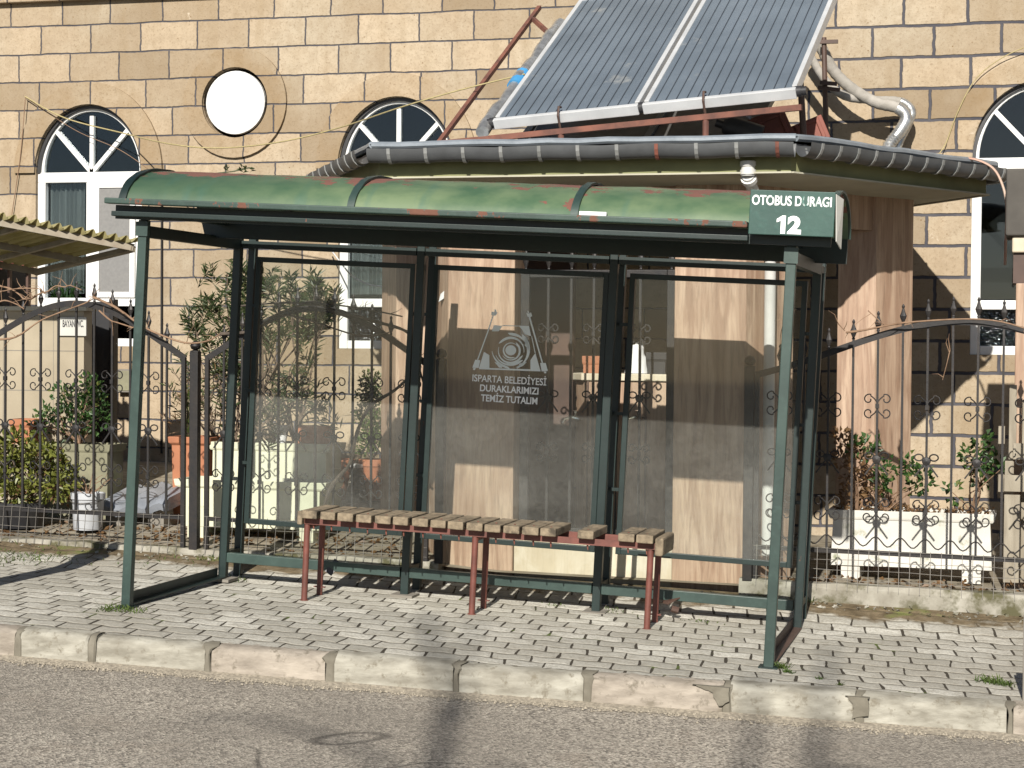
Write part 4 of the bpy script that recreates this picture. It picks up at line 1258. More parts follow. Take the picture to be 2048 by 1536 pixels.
sgn = thing('door_sign', 'grey white sign plate lettered BAYAN WC on the tiled wall beside the dark door', 'sign', tuple(P(146, 652, AY-.02)))
a_ = P(117, 634, AY-.02); b_ = P(172, 672, AY-.02)
MB().box(a_.x, b_.x, AY-.02, AY-.005, b_.z, a_.z).build('plate', M['signplate'], sgn, bevel=.002)
text('BAYAN WC.', a_.x+.035, b_.x-.02, lerp(b_.z, a_.z, .46), lerp(b_.z, a_.z, .84), AY-.0205, M['letter_b'], 'lettering', sgn, local=False)
mbx = thing('meter_box', 'small grey meter box on the stone wall right of the dark door', 'box', tuple(P(248, 760, WY-.05)))
a_ = P(235, 738, WY-.06); b_ = P(266, 785, WY-.06)
MB().box(a_.x, b_.x, WY-.07, WY-.002, b_.z, a_.z).build('box_body', M['concrete'], mbx, bevel=.004)
MB().box(a_.x+.015, b_.x-.015, WY-.076, WY-.0705, b_.z+.015, a_.z-.015).build('box_door', M['planterg'], mbx, bevel=.002)
# houseplant behind the annex glass
hp = thing('houseplant', 'strap leaved green houseplant standing inside the left arched window', 'plant', (XZ(125,590,15.75)[0], 15.75, 1.9))
mb = MB(); c = Vector((XZ(124,590,15.74)[0], 15.74, 1.9))
for k in range(60):
    a = random.uniform(0, 2*math.pi); s_ = c + Vector((random.gauss(0,.05), random.uniform(-.02,.03), 0))
    l_ = random.uniform(.2, .42); pts = [s_ + Vector((math.cos(a)*l_*t*.75, math.sin(a)*l_*t*.12, l_*(1.1*t - .9*t*t*random.uniform(.6,1.2)))) for t in (0,.25,.5,.75,1)]
    up_ = Vector((-math.sin(a), math.cos(a), 0)); ww = [.008,.012,.012,.009,.001]
    vs = [p+up_*w_ for p, w_ in zip(pts, ww)] + [p-up_*w_ for p, w_ in zip(pts, ww)]
    mb.add(vs, [(i,i+1,6+i,5+i) for i in range(4)])
mb.build('leaves', M['strap'], hp)
mb = MB(); mb.lathe([(.045,-.10),(.06,0),(.062,.0),(.055,-.005)], c, 14); mb.build('pot', M['terra'], hp, smooth=True)

aw = thing('corrugated_awning', 'yellowed corrugated plastic awning on rusty angle iron over the annex door', 'awning', tuple(P(270, 488, 12.5)))
A_ = P(268, 492, 12.5); B_ = P(0, 442, 12.25); C_ = P(72, 540, 13.28)
e1 = (B_-A_); e2 = (C_-A_)
A1 = A_; B1 = A_ + e1*1.75; C1 = C_; D1 = C_ + e1*1.75
nrm = e1.cross(e2).normalized(); nrm = nrm if nrm.z > 0 else -nrm
mb = MB(); nc, per = 150, 21
ro = []
for k in range(nc+1):
    t = k/nc; hgt = .022*math.sin(2*math.pi*t*per)+.03
    ro.append((A1 + e1*1.75*t - e2*.05 + nrm*hgt, A1 + e1*1.75*t + e2*1.03 + nrm*hgt))
for o_ in (0, -.003):
    mb.add([p + nrm*o_ for pr in ro for p in pr], [(2*i, 2*i+1, 2*i+3, 2*i+2) for i in range(nc)])
tsh = MT('translucent_corrugated_sheet')
nn_ = tsh.noise(tsh.pos(), 3, 4); cc_ = tsh.mix(tsh.rng(nn_, .35, .65), (.46,.42,.235), (.37,.33,.155))
d_ = tsh.n('BsdfDiffuse', {0: cc_}); tl_ = tsh.n('BsdfTranslucent', {0: cc_}); ms_ = tsh.n('MixShader', {0: .45, 1: d_, 2: tl_}); tsh.t.links.new(ms_.outputs[0], tsh.out.inputs[0])
mb.build('corrugated_sheet', tsh.m, aw, smooth=True, fix=False)
for t in (0.0, .52, 1.0):
    mb = MB(); mb.bar(A1+e2*t-nrm*.012, A1+e2*t+e1*1.75-nrm*.012, .012, .05, up=nrm); mb.build('purlin', M['angle'], aw)
for t in (0.0, .42, .85, 1.3):
    mb = MB(); mb.bar(A1+e1*t-nrm*.02, C1+e1*t-nrm*.02, .035 if t == 0 else .018, .04, up=nrm); mb.build('end_beam' if t == 0 else 'rafter', M['angle'], aw)

# ------------------------------------------------------------------ pots, planters, buckets
def boxpot(name, label, cat, x0, x1, y0, d, z0, z1, mat, rim=.035, taper=.9, feet=0.0, soil=True, group=None):
    cx, cy = (x0+x1)/2, y0+d/2
    t = thing(name, label, cat, (cx, cy, z0), group)
    hw, hd = (x1-x0)/2, d/2
    zb_ = z0+feet
    def loop(k, z, e=0): return [(cx+(hw*k+e)*i, cy+(hd*k+e)*j, z) for i, j in ((-1,-1),(1,-1),(1,1),(-1,1))]
    mb = MB(); mb.rings([loop(taper, zb_), loop(lerp(taper,1,.6)-.05, z1-.06), loop(lerp(taper,1,.6)-.02, z1-.058), loop(.985, z1-.045), loop(1.0, z1-.005), loop(1.0, z1), loop(.93, z1), loop(.92, z1-.04)])
    mb.add(loop(taper, zb_), [(3,2,1,0)])
    mb.build('pot_body', mat, t, bevel=.006)
    if soil: mb = MB(); mb.add(loop(.925, z1-.035), [(0,1,2,3)]); mb.build('soil', M['soil'], t)
    if feet:
        for i in (-.72, .72): MB().box(cx+hw*i-.06, cx+hw*i+.06, y0+.02, y0+d-.02, z0, zb_-.002).build('foot', mat, t)
    return t
def roundpot(name, label, cat, x, y, z0, z1, r, mat, taper=.72, soil=True, group=None, rim=True):
    t = thing(name, label, cat, (x, y, z0), group)
    h = z1-z0
    mb = MB(); mb.lathe([(r*taper*.98,0),(r*taper,.004),(r*.94,h*.82),(r*.95,h*.83),(r*1.02 if rim else r*.97,h*.835),(r*1.03 if rim else r,h*.99),(r,h),(r*.93,h),(r*.9,h*.9)], (x,y,z0), 26)
    mb.build('pot_body', mat, t, smooth=True)
    if soil: mb = MB(); mb.lathe([(r*.9,h*.9),(r*.4,h*.93)], (x,y,z0), 18); mb.build('soil', M['soil'], t)
    return t
def XP(px, Y, py=950): return P(px, py, Y).x
def ZP(px, py, Y): return P(px, py, Y).z
fl = cz
boxpot('planter', 'long cream planter box on feet, front one of the two behind the fence', 'planter', XP(347,12.5), XP(652,12.5), 12.5, .36, fl(-5.3,12.5), ZP(500,962,12.5), M['planter'], feet=.085)
boxpot('planter', 'long cream planter box standing higher behind the front cream planter', 'planter', XP(415,13.02,890), XP(660,13.02,890), 13.02, .34, fl(-5.3,13), ZP(540,886,13.02), M['planter'], taper=.94)
boxpot('flower_pot', 'large square terracotta pot left of the cream planters', 'pot', XP(335,13.0,900), XP(420,13.0,900), 13.0, .32, fl(-5.9,13.0), ZP(375,874,13.0), M['terra'], taper=.8)
boxpot('trough', 'small terracotta trough on the rear cream planter', 'pot', XP(590,13.12,870), XP(655,13.12,870), 13.12, .14, ZP(540,886,13.02)-.003, ZP(620,852,13.12), M['terra'])
roundpot('bowl', 'small white plastic bowl on the rear cream planter', 'bowl', XP(563,13.15,870), 13.15, ZP(540,886,13.02)-.003, ZP(563,850,13.15), .06, M['white'], .55, False, rim=False)
px_, y_ = 668, 14.2
roundpot('flower_pot', 'wide terracotta pot behind the bench end, shaded by the cream planter', 'pot', XP(px_,y_), y_, fl(XP(px_,y_),y_), ZP(px_,918,y_), .155, M['terra'])
px_ = 745
roundpot('flower_pot', 'tall terracotta pot holding the box shrub beside the pavilion', 'pot', XP(px_,14.25), 14.25, fl(XP(px_,14.25),14.25), ZP(px_,918,14.25), .105, M['terra'])
t = thing('ribbed_tub', 'dark ribbed plastic tub with a white lid between the two terracotta pots', 'tub', (XP(713,14.15), 14.15, fl(-4.4,14.15)))
x_, z_ = XP(713,14.15), fl(-4.4,14.15); h_ = ZP(713,935,14.15)-z_
mb = MB(); pr = []
for k in range(13): pr += [(lerp(.085,.045,k/12)+(.004 if k % 2 else -.002), h_*k/12)]
mb.lathe(pr, (x_,14.15,z_), 18); mb.build('tub_body', M['concrete'], t, smooth=False)
mb = MB(); mb.lathe([(.05,h_+.001),(.052,h_+.02),(.02,h_+.03)], (x_,14.15,z_), 16); mb.build('lid', M['white'], t, smooth=True)
x_ = XP(176,12.5,1020); z_ = ZP(176,1058,12.5)
t = roundpot('bucket', 'pale grey plastic bucket of dry stems behind the left fence panel', 'bucket', x_, 12.5, min(z_, fl(x_,12.5)+.02), ZP(176,985,12.5), .118, M['bucket'], .86)
mb = MB(); mb.tube([(x_-.12,12.5,ZP(176,990,12.5)-.02)] + [(x_-.12*math.cos(a), 12.5-.125*math.sin(a), ZP(176,990,12.5)-.03-.02*math.sin(a)) for a in fr(.1,3.0,10)], .003, 5); mb.build('handle', M['wire'], t)
x_ = XP(42,12.55,1020)
roundpot('tub', 'black plastic tub under the yellow green bush at the left edge', 'tub', x_, 12.55, fl(x_,12.55), ZP(42,1003,12.55), .20, M['black'], .8)
boxpot('planter', 'mossy grey green planter box against the annex wall', 'planter', XP(60,13.0,900), XP(222,13.0,900), 12.98, .28, fl(-6.6,13), ZP(150,888,12.98), M['planterg'], taper=.93)
boxpot('flower_pot', 'small terracotta pot on the mossy planter at the left', 'pot', XP(24,13.05,860), XP(74,13.05,860), 13.0, .2, ZP(150,888,12.98)-.01, ZP(50,838,13.05), M['terra'], taper=.86)
# wrapped slab
t = thing('wrapped_slab', 'slab wrapped in grey plastic lying beside the pale bucket', 'slab', (XP(285,12.95,990), 12.95, fl(-6,12.9)))
x0_, x1_ = XP(214,12.85,985), XP(350,12.85,985)
mb = MB(); rr = []
for k in range(13):
    x = lerp(x0_, x1_, k/12); z = fl(x,13)+.10 + .02*math.sin(k*1.3) + .05*(k/12)
    rr.append([(x,12.7,z-.05),(x,12.68,z+.0),(x,12.74+random.uniform(-.01,.01),z+.05+random.uniform(-.006,.006)),(x,13.0,z+.09+random.uniform(-.012,.012)),(x,13.2,z+.13),(x,13.22,z+.02)])
mb.rings(rr); mb.add(rr[0], [(0,1,2,3,4,5)]); mb.add(rr[-1], [(5,4,3,2,1,0)])
mb.build('slab_body', M['wrap'], t, smooth=True)
for x in (x0_+.1, x1_-.1): MB().box(x-.06, x+.06, 12.75, 13.1, fl(x,12.9)-.01, fl(x,12.9)+.06).build('support_block', M['concrete'], t)
rp = boxpot('planter', 'long stained white planter box on feet behind the right fence panel', 'planter', XP(1655,12.8,1040), XP(1992,12.8,1040), 12.8, .36, fl(-.8,12.8), ZP(1820,1024,12.8), M['planterw'], taper=.96, feet=.09)
# pots on the fountain ledge
zl_ = 1.383
boxpot('flower_pot', 'small orange terracotta pot on the fountain ledge', 'pot', XP(1165,13.02,730), XP(1212,13.02,730), 13.0, .14, zl_, ZP(1190,712,13.02), M['terra'])
boxpot('flower_pot', 'dark grey square pot on the fountain ledge beside the white sack', 'pot', XP(1292,13.0,730), XP(1334,13.0,730), 12.98, .16, zl_, ZP(1312,705,13.0), M['black'], taper=.86)
t = thing('sack', 'crumpled white plastic sack standing on the fountain ledge', 'sack', (XP(1272,13.04,730), 13.04, zl_))
x_ = XP(1272,13.04,730); mb = MB(); rr = []
for k in range(9):
    u = k/8; rr.append([(x_+ (.075*(1-.35*u)+random.uniform(-.008,.008))*math.cos(a), 13.04+(.06*(1-.35*u)+random.uniform(-.006,.006))*math.sin(a), zl_+.002+.22*u) for a in [2*math.pi*i/14 for i in range(14)]])
mb.rings(rr); mb.add(rr[0], [tuple(range(13,-1,-1))]); mb.add(rr[-1], [tuple(range(14))])
mb.build('sack_body', M['white'], t, smooth=True)

# ------------------------------------------------------------------ plants
def spray(mb, c, r, n, l, w, flat=1.0, upb=.3):
    for _ in range(n):
        d = Vector((random.gauss(0,1), random.gauss(0,1), random.gauss(0,1)*flat)).normalized()
        p = c + d*r*random.random()**.5
        dd = (d + Vector((random.uniform(-.6,.6), random.uniform(-.6,.6), upb+random.uniform(-.5,.5)))).normalized()
        mb.leaf(p, dd, l*random.uniform(.7,1.25), w*random.uniform(.75,1.2))
def twigs(mb, base, tips, r0=.008, r1=.003, sag=.06):
    for tp in tips:
        m1 = lerp(base, tp, .35) + Vector((random.uniform(-sag,sag), random.uniform(-sag,sag), random.uniform(0,sag)))
        m2 = lerp(base, tp, .7) + Vector((random.uniform(-sag,sag), random.uniform(-sag,sag), random.uniform(0,sag)))
        c = path([base, m1, m2, tp], 4); n = len(c)
        mb.tube(c, [lerp(r0, r1, i/(n-1)) for i in range(n)], 5)
Yo = 13.2
ol = thing('oleander', 'tall oleander shrub with narrow dark leaves growing from the cream planters', 'shrub', tuple(P(545, 890, Yo)))
tips = [(455,545),(470,575),(495,540),(520,550),(545,575),(575,560),(600,585),(640,555),(625,590),(655,580),(660,610),(400,610),(385,640),(415,600),(430,660),(560,620),(520,620),(500,600),(535,660),(580,660),(480,650),(610,640),(640,640),(470,690)]
low = [(440,700),(470,730),(500,720),(540,740),(590,740),(620,770),(600,700),(560,780),(520,790),(480,790),(640,800),(610,820),(450,770),(430,740),(580,800),(500,840),(545,830)]
mb = MB(); bs = [P(500,890,Yo), P(545,890,Yo), P(590,890,Yo), P(470,900,Yo-.05)]
tp3 = [P(x, y, Yo + random.uniform(-.25,.3)) for x, y in tips]; lw3 = [P(x, y, Yo + random.uniform(-.25,.25)) for x, y in low]
for i, q in enumerate(tp3 + lw3): twigs(mb, bs[i % 4], [q], .010, .004, .07)
mb.build('stems', M['bark'], ol)
mb = MB()
def whorl(mb, c, up_, n, l, w, gap=.16):
    for k in range(n):
        a = random.uniform(0, 2*math.pi); o_ = up_.orthogonal().normalized(); o2 = up_.cross(o_)
        d = (up_*random.uniform(.25,1.0) + o_*math.cos(a) + o2*math.sin(a)*1.0).normalized()
        mb.leaf(c - up_*random.uniform(0,gap), d, l*random.uniform(.7,1.15), w)
for q in tp3:
    for _ in range(5):
        c = q + Vector((random.gauss(0,.065), random.gauss(0,.05), random.gauss(0,.045)))
        whorl(mb, c, Vector((random.uniform(-.6,.6), random.uniform(-.5,.3), 1)).normalized(), 24, .095, .015)
for q in lw3:
    for _ in range(4): whorl(mb, q + Vector((random.gauss(0,.06), random.gauss(0,.05), random.gauss(0,.05))), Vector((random.uniform(-.7,.7), random.uniform(-.6,.2), .8)).normalized(), 17, .09, .014, .2)
mb.build('foliage', M['olean'], ol, fix=False)
# dry brushy shrub left of the oleander
ds = thing('dry_shrub', 'half dry brown and green shrub behind the ball topped post', 'shrub', tuple(P(425, 890, 13.25)))
mb = MB(); b_ = P(430, 890, 13.25); tt = [P(x, y, 13.25+random.uniform(-.15,.15)) for x, y in ((352,700),(370,720),(345,740),(400,700),(430,690),(415,730),(385,760),(445,740),(400,790),(360,790),(440,790),(335,770))]
twigs(mb, b_, tt, .007, .003, .05); mb.build('stems', M['bark'], ds)
mb = MB()
for i, q in enumerate(tt): whorl(mb, q, Vector((random.uniform(-.6,.6), -.2, 1)).normalized(), 22, .09, .013, .26)
mb.build('foliage', M['olean'], ds, fix=False)
mb = MB()
for i, q in enumerate(tt): whorl(mb, lerp(q, b_, .25), Vector((random.uniform(-.7,.7), -.2, .7)).normalized(), 16, .10, .009, .3)
mb.build('dry_leaves', M['dry'], ds, fix=False)
# slim green upright conifer-like sprig in the terracotta pot
cy = thing('upright_shrub', 'slim bright green upright shrub in the square terracotta pot', 'shrub', tuple(P(375, 880, 13.15)))
mb = MB(); a_ = P(376, 880, 13.15); b_ = P(374, 775, 13.15); mb.tube([a_, b_], [.008,.003], 5); mb.build('stem', M['bark'], cy)
mb = MB()
for k in range(420):
    t = random.random(); c = lerp(a_, b_, t); r = .045*(1-t*.6)
    d = Vector((random.gauss(0,1), random.gauss(0,1), 0)).normalized()
    mb.leaf(c + d*r*random.random(), (d*.5 + Vector((0,0,1))).normalized(), .03, .006)
mb.build('foliage', M['box_l'], cy, fix=False)
# box shrub
bx = thing('box_shrub', 'upright small leaved green shrub in the tall terracotta pot', 'shrub', tuple(P(742, 915, 14.25)))
mb = MB(); b_ = P(745, 920, 14.25); tt = [P(x, y, 14.25+random.uniform(-.06,.06)) for x, y in ((742,762),(735,790),(752,800),(728,830),(758,840),(738,860),(755,880),(730,890),(768,870))]
twigs(mb, b_, tt, .007, .003, .02); mb.build('stems', M['bark'], bx)
mb = MB()
for q in tt: spray(mb, q, .085, 190, .03, .019)
mb.build('foliage', M['box_l'], bx, fix=False)
# left bushes
yb = thing('yellow_green_bush', 'broad leaved yellow green bush behind the left fence panel', 'bush', tuple(P(60, 1010, 12.6)))
mb = MB(); b_ = P(50, 1015, 12.6); tt = [P(x, y, 12.55+random.uniform(-.12,.22)) for x, y in ((5,895),(30,885),(55,900),(80,905),(100,925),(120,935),(20,930),(50,945),(85,960),(110,975),(10,965),(35,990),(65,985),(0,930),(128,960),(-30,900),(-40,960))]
twigs(mb, b_, tt, .007, .003, .05); mb.build('stems', M['bark'], yb)
mb = MB()
for q in tt: spray(mb, q, .11, 80, .055, .036, 1, .1)
mb.build('foliage', M['yell'], yb, fix=False)
mb = MB()
for q in tt[3:13]: spray(mb, q + Vector((.03,.03,-.04)), .09, 22, .045, .026, 1, -.2)
mb.build('dry_leaves', M['dry'], yb, fix=False)
rb = thing('rose_bush', 'sparse green rose bush rising from the mossy planter', 'bush', tuple(P(165, 885, 13.1)))
mb = MB(); b_ = P(160, 888, 13.1); tt = [P(x, y, 13.1+random.uniform(-.1,.1)) for x, y in ((125,785),(140,800),(155,830),(185,790),(200,810),(175,800),(190,840),(165,850),(120,830),(205,835),(145,860),(180,770),(80,850),(95,830))]
twigs(mb, b_, tt, .006, .003, .05); mb.build('stems', M['vine'], rb)
mb = MB()
for q in tt: spray(mb, q, .085, 46, .042, .027)
mb.build('foliage', M['rose'], rb, fix=False)
dt = thing('twig_bunch', 'bunch of dry reddish twigs in the pale bucket', 'twigs', tuple(P(176, 985, 12.5)))
mb = MB(); b_ = P(176, 992, 12.5)
twigs(mb, b_, [P(x, y, 12.5+random.uniform(-.1,.1)) for x, y in ((150,965),(160,955),(185,945),(205,950),(225,952),(235,960),(170,950),(195,958),(215,945),(145,975))], .004, .0015, .03); mb.build('twig_bundle', M['vine'], dt)
# roses in the white planter: three plants
def rose(label, base, tips_, nleaf, Y=12.98, stem=M['vine'], leaf=M['rose'], l=.048):
    t = thing('rose_plant', label, 'rose', tuple(P(*base, Y)), 'plants in the white planter')
    mb = MB(); b_ = P(*base, Y); tt = [P(x, y, Y+random.uniform(-.12,.06)) for x, y in tips_]
    twigs(mb, b_, tt, .006, .0025, .05); mb.build('stems', stem, t)
    mb = MB()
    for q in tt: spray(mb, q, .065, int(nleaf*1.6), l, l*.68)
    mb.build('foliage', leaf, t, fix=False)
rose('brown half withered rose at the left end of the white planter', (1715,1025), ((1690,890),(1680,920),(1700,950),(1720,930),(1715,900),(1735,960),(1710,985),(1745,990),(1695,1000),(1680,870)), 16, leaf=M['dry'])
rose('green leaved rose with pale stems near the left of the white planter', (1770,1025), ((1715,895),(1735,890),(1740,915),(1770,940),(1790,935),(1760,960),(1820,925),(1835,950),(1845,960),(1830,975),(1760,970)), 13)
rose('rose with few leaves and a knotted dark stem right in the white planter', (1945,1030), ((1935,910),(1955,900),(1970,925),(1960,930),(1990,925),(2000,940),(1945,930),(1965,885),(1960,955),(1905,985)), 12)
mb = MB()
wd = thing('leaf_litter', 'dry leaves and small weeds on the soil of the white planter', 'leaves', (-.8, 12.95, .5)); 
for _ in range(260):
    x = random.uniform(XP(1665,12.95,1030), XP(1985,12.95,1030)); mb.leaf(Vector((x, random.uniform(12.84,13.08), ZP(1820,1024,12.8)-.02+random.uniform(0,.035))), Vector((random.uniform(-1,1), random.uniform(-1,1), random.uniform(0,1))), random.uniform(.02,.05), .016)
mb.build('dry_leaves', M['dry'], wd, fix=False); wd['kind'] = 'stuff'

# vines on the fence
def vine(label, lines, base, Y=12.0, mat='vine'):
    t = thing('grape_vine', label, 'vine', tuple(P(*base, Y)), 'bare vines on the fence')
    mb = MB()
    for pts, r in lines:
        c = path([P(x, y, Y + (random.uniform(-.03,.02))) for x, y in pts], 4); n = len(c)
        mb.tube(c, [r*lerp(1, .55, i/(n-1))*random.uniform(.85,1.2) for i in range(n)], 6)
        for _ in range(len(pts)):
            k = random.randrange(n-1); p_ = c[k]; d_ = Vector((random.uniform(-1,1), random.uniform(-.5,.2), random.uniform(-.4,1))).normalized()
            l_ = random.uniform(.04,.14); mb.tube([p_, p_+d_*l_*.5+Vector((0,0,.01)), p_+d_*l_+Vector((random.uniform(-.03,.03),0,random.uniform(-.02,.03)))], [.003,.0022,.001], 4)
    mb.build('canes', M[mat], t, smooth=True)
vine('bare reddish vine canes along the top of the left fence panel', [
    ([(-20,566),(0,572),(22,578),(40,590),(48,598),(64,596),(70,590)], .007), ([(-10,608),(9,601),(32,608),(48,618)], .006),
    ([(60,600),(80,587),(95,583),(111,572),(129,574),(141,571),(163,580)], .006), ([(0,584),(22,579),(44,577),(76,577),(88,587),(97,585)], .004),
    ([(186,594),(226,612),(249,627),(271,643),(293,657),(327,672),(373,686),(415,682),(440,668)], .0085),
    ([(-10,679),(32,674),(78,643),(117,626),(166,608),(186,598)], .007), ([(198,621),(220,640),(234,645),(266,655),(290,660)], .006)], (-10, 679))
vine('old grey vine trunk climbing the middle fence panel and running along its arch', [
    ([(639,1088),(651,1005),(668,965),(700,926),(714,865),(741,812),(790,780),(828,742),(836,715)], .016),
    ([(612,606),(644,609),(673,626),(710,631),(758,645),(800,657),(822,670),(836,690)], .015), ([(440,668),(502,662),(555,628),(612,606)], .011),
    ([(480,612),(556,606),(612,607),(680,611),(746,621),(805,633)], .007), ([(553,628),(600,635),(668,657),(722,672),(770,667),(785,660)], .007),
    ([(836,690),(838,730),(848,770),(860,800)], .008)], (639, 1088), mat='oldvine')
vine('thin bare vine cane lying along the top of the right fence panel', [
    ([(1692,665),(1724,661),(1780,650),(1824,644),(1929,638),(2000,643),(2060,660)], .007), ([(1677,648),(1690,662)], .004), ([(1736,621),(1768,650)], .004),
    ([(1570,640),(1562,665),(1560,690)], .003), ([(1900,700),(1893,730),(1885,760)], .003)], (2060, 660))

# ------------------------------------------------------------------ lines and cables
def line(name, label, cat, pts, r, mat, n=8):
    c = path([P(x, y, Y + (1.45 if Y >= 14 else .6 if Y > 13.3 else 0)) for x, y, Y in pts], n)
    o = MB().tube(c, r, 6).build(name, mat, smooth=True)
    return tag(o, label, cat)
line('clothesline', 'sagging yellow clothesline strung from the stone wall to the solar heater stand', 'clothesline', [(50,193,14.1),(130,236,14.05),(245,266,14.0),(340,288,13.9),(440,296,13.8),(560,284,13.6),(680,255,13.4),(800,215,13.2),(920,180,13.0),(1050,148,12.95)], .0055, M['rope'])
line('wire', 'thin vertical wire hanging down the wall left of the arched window', 'wire', [(51,193,14.1),(42,300,14.11),(34,360,14.12),(22,440,14.12)], .004, M['vine'])
line('wire', 'thin slanted wire stapled down the wall from its hook past the arched window', 'wire', [(50,194,14.12),(150,260,14.12),(240,300,14.12),(310,348,14.12)], .003, M['vine'])
line('cable', 'thin tan wire looping on the wall beside the right arched window', 'cable', [(2060,90,14.08),(2000,118,14.1),(1950,160,14.11),(1915,225,14.11),(1890,290,14.1),(1868,318,14.0)], .004, M['rope'])
line('cable', 'pale cable arching over the right end of the gutter and dropping behind the pier', 'cable', [(1872,326,13.3),(1890,320,13.3),(1915,317,13.3),(1950,319,13.3),(1985,336,13.3),(2004,368,13.3),(2013,410,13.3),(2012,470,13.3),(2010,530,13.3)], .0085, M['cable'])
line('cable', 'pale hose sagging across the middle window through the left shelter glass', 'cable', [(655,490,14.0),(685,530,13.98),(705,552,13.96),(735,568,13.94),(768,574,13.9)], .006, M['white'])
p = P(886, 594, 12.10); q = P(882, 600, 12.2)
pp = MB(); a_, b_, c_, d_ = P(880,604,12.31), P(884,588,12.32), P(891,582,12.30), P(890,597,12.29)
pp.add([a_+Vector((0,-.03,0)), d_+Vector((0,-.03,0)), c_+Vector((0,-.03,0)), b_+Vector((0,-.03,0)), a_, d_, c_, b_], [(0,1,2,3),(7,6,5,4),(0,4,5,1),(1,5,6,2),(2,6,7,3),(3,7,4,0)])
tag(pp.build('paper_scrap', M['white']), 'scrap of white paper stuck on the left pavilion pillar', 'paper')

# ------------------------------------------------------------------ right edge: pier, pallets, pole
Y_ = 12.75
x0_ = XP(2012,Y_,400); xr = x0_+.75
pr_ = thing('gate_pier', 'marble clad pier with a concrete cap coloured dark for shade at the right edge', 'pier', (x0_+.4, Y_+.3, 0))
MB().box(XP(2030,Y_,700), xr, Y_+.05, Y_+.5, -.1, ZP(2035,566,Y_)).build('shaft', M['trav'], pr_, bevel=.006)
MB().box(XP(2026,Y_,540), xr, Y_+.06, Y_+.49, ZP(2035,566,Y_)+.001, ZP(2035,505,Y_)).build('neck', M['brown'], pr_)
MB().box(XP(2024,Y_,490), xr, Y_+.03, Y_+.5, ZP(2035,505,Y_)+.001, ZP(2035,472,Y_)).build('block', M['cream'], pr_, bevel=.01)
mb = MB(); mb.box(x0_, xr+.05, Y_, Y_+.55, ZP(2035,472,Y_)+.002, ZP(2030,337,Y_)); mb.build('cap', plain('shade_darkened_concrete', (.085,.078,.068), (.06,.055,.048), 5, .9, 0, .3, 30), pr_, bevel=.012)  # cap colour darkened to hold the shadow it stands in
pl_ = thing('wooden_pallet', 'weathered grey wooden pallet standing upright beside the white planter', 'pallet', (XP(2020,12.6,1000), 12.6, 0))
yb_ = 12.62
def plank(x0p, x1p, y0p, y1p, yy, th=.022):
    a = P(x0p, y1p, yy); b = P(x1p, y0p, yy)
    MB().box(a.x, b.x, yy, yy+th, a.z, b.z).build('plank', M['woodgrey'], pl_, bevel=.003)
plank(2017,2034,770,919,yb_); plank(2026,2090,888,919,yb_-.024); plank(2009,2028,922,985,yb_+.001); plank(2008,2090,952,983,yb_-.024)
plank(2006,2041,990,1165,yb_); plank(2050,2080,985,1165,yb_); plank(1996,2012,950,984,yb_+.03,.09); plank(1996,2010,853,888,yb_+.03,.09); plank(2040,2090,800,1165,yb_+.1)
x_ = P(2046,1300,9.75).x
po = thing('sign_pole', 'thin grey metal pole at the right edge of the pavement', 'pole', (x_+.02, 9.78, gz(x_,9.78)))
MB().box(x_, x_+.06, 9.76, 9.80, gz(x_,9.78)-.02, 1.0-.72).build('plate', M['concrete'], po, bevel=.004)
MB().box(x_+.012, x_+.048, 9.801, 9.84, gz(x_,9.78)-.02, .30).build('pole_shaft', M['iron'], po, bevel=.004)

# ------------------------------------------------------------------ weeds in the paving
mb = MB()
def tuft(px, py, n, r, h):
    c = P(px, py, 10)
    for _ in range(10):                                   # walk to where the ray meets the pavement
        d = ray(px, py); t_ = (gz(c.x, c.y)-CAMZ)/d.z; c = Vector((0,0,CAMZ)) + d*t_
    for _ in range(n):
        p_ = c + Vector((random.gauss(0,r), random.gauss(0,r*.8), 0)); p_.z = gz(p_.x, p_.y)
        a = random.uniform(0, 2*math.pi); l_ = h*random.uniform(.4,1.2)
        d_ = Vector((math.cos(a)*.7, math.sin(a)*.7, random.uniform(.25,1))).normalized()
        s_ = d_.cross(Vector((0,0,1))).normalized()*.0035
        mb.add([p_-s_, p_+s_, p_+d_*l_*.6+s_*.8, p_+d_*l_-Vector((0,0,l_*.1))], [(0,1,2,3)])
for px, py, n, r, h in ((240,1218,90,.05,.045),(225,1222,60,.05,.04),(275,1222,50,.05,.03),(1560,1335,70,.025,.05),(1575,1345,50,.02,.03),(1985,1365,120,.04,.05),(2005,1370,60,.03,.04),(1108,1207,30,.04,.025),(470,1160,50,.06,.03),(1625,1200,50,.06,.05),(1640,1190,50,.1,.05),(40,1098,160,.16,.045),(100,1103,60,.15,.03),(350,1110,80,.2,.03),(440,1115,60,.1,.04),(1400,1243,40,.05,.02),(1530,1190,40,.05,.05),(1638,1358,16,.01,.03),(1680,1370,16,.01,.03),(1220,1220,40,.05,.03)):
    tuft(px, py, n, r, h)
mb.build('weeds', M['grass'], kind='stuff', fix=False)
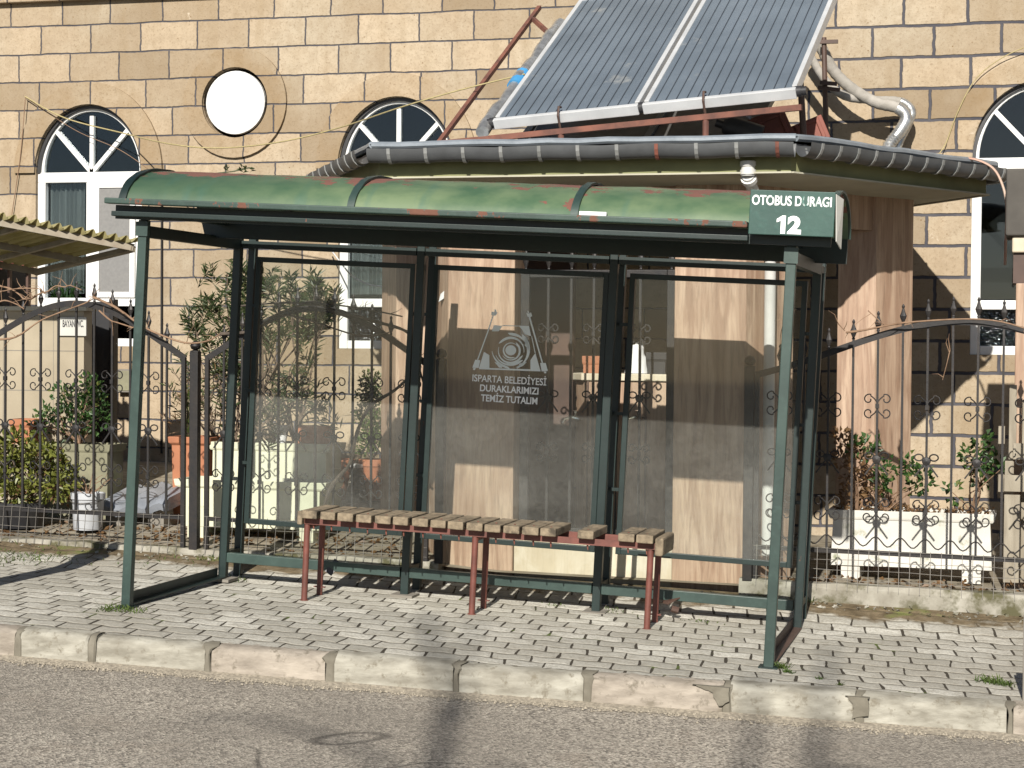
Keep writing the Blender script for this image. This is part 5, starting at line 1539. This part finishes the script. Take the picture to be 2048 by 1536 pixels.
# rubble and dry leaves lying between the paving and the footing
mb = MB()
for _ in range(420):
    x = random.uniform(-7.5, .8); y = random.uniform(11.86, 12.02); s_ = random.uniform(.006,.022)
    p_ = Vector((x, y, gz(x,y)+s_*.2))
    pts = [p_ + Vector((random.uniform(-1,1), random.uniform(-1,1), random.uniform(-.5,.9)))*s_ for _ in range(5)]
    mb.add(pts, [(0,1,2),(0,2,3),(0,3,4),(1,2,4),(2,3,4),(0,1,4)])
mb.build('rubble', M['lowwall'], kind='stuff')
mb = MB()
for _ in range(500):
    x = random.choice((random.uniform(-1.7,.8), random.uniform(-7,-3.7))); y = random.uniform(12.18,12.7)
    mb.leaf(Vector((x, y, cz(x,y)+random.uniform(0,.03))), Vector((random.uniform(-1,1), random.uniform(-1,1), random.uniform(-.1,.4))), random.uniform(.03,.07), .025)
mb.build('leaf_debris', M['dry'], kind='stuff', fix=False)

# ------------------------------------------------------------------ bare street tree behind the camera and an unseen stem added left of the frame: they only throw their shadows in
def shadow_of(px, py, h):                                 # the point at height h whose shadow falls on the ground seen at this pixel
    c = Vector((0,0,CAMZ)); d = ray(px, py); z = -.05
    for _ in range(6): g = c + d*((z-CAMZ)/d.z); z = gz(g.x, g.y)
    return g - SUN_D*((h - z)/(-SUN_D.z)), g
def limb(mb, pts, r0, r1, n=6):
    c = path(pts, 5); k = len(c)
    mb.tube(c, [lerp(r0, r1, i/(k-1)) for i in range(k)], n)
st = thing('street_tree', 'tall bare street tree across the road whose branch shadows fall on the kerb', 'tree', (-3.6, -13.5, -.2))
mb = MB(); limb(mb, [(-3.6,-13.5,-.3),(-3.62,-13.5,4.5),(-3.55,-13.4,8.2)], .30, .2, 10); mb.build('trunk', M['bark'], st, smooth=True)
mb = MB()
def sh_limb(pix, r0, r1, root=None):
    pts = [shadow_of(px, py, h*.68)[0] for px, py, h in pix]
    limb(mb, ([Vector(root)] if root else []) + pts, r0, r1)
T0 = (-3.55,-13.4,8)
sh_limb([(800,1600,14.0),(840,1500,14.8),(862,1420,15.2),(872,1340,15.5),(862,1280,15.7),(850,1225,15.9)], .065, .022, T0)
sh_limb([(862,1420,15.2),(905,1370,15.4),(930,1300,15.6),(960,1240,15.9)], .028, .012)
sh_limb([(820,1540,14.4),(690,1450,14.9),(560,1410,15.2),(430,1385,15.4),(330,1400,15.6)], .028, .012)
sh_limb([(1440,1600,14.2),(1480,1500,14.9),(1500,1420,15.2),(1508,1350,15.5)], .05, .02, T0)
sh_limb([(1600,1600,14.2),(1620,1480,14.9),(1640,1410,15.2),(1650,1350,15.5),(1660,1290,15.8)], .05, .02, T0)
sh_limb([(1130,1600,14.4),(1010,1500,15.0),(930,1480,15.2)], .035, .015, T0)
mb.build('limbs', M['bark'], st, smooth=True)
pt = thing('shadow_stem', 'unseen pollard stem added by the kerb left of the frame to cast a ground shadow', 'tree', (-5.75, 9.35, 0))  # invented caster, sized so its shadow ends at the fence foot
q = shadow_of(232, 1092, 1.55)[0]
mb = MB(); limb(mb, [(q.x-.06, q.y-.05, -.1), (q.x-.04, q.y-.03, .6), (q.x, q.y, 1.25)], .095, .08, 10); mb.build('trunk', M['bark'], pt, smooth=True)
mb = MB()
for k in range(14):
    a = random.uniform(0, 2*math.pi); mb.tube([(q.x,q.y,1.2), (q.x+.07*math.cos(a), q.y+.07*math.sin(a), 1.42), (q.x+.11*math.cos(a), q.y+.05*math.sin(a), 1.5+random.random()*.12)], [.035,.02,.006], 6)
mb.lathe([(.02,-.1),(.11,-.04),(.12,.03),(.06,.09)], (q.x,q.y,1.25), 10)
mb.build('knuckle', M['bark'], pt, smooth=True)
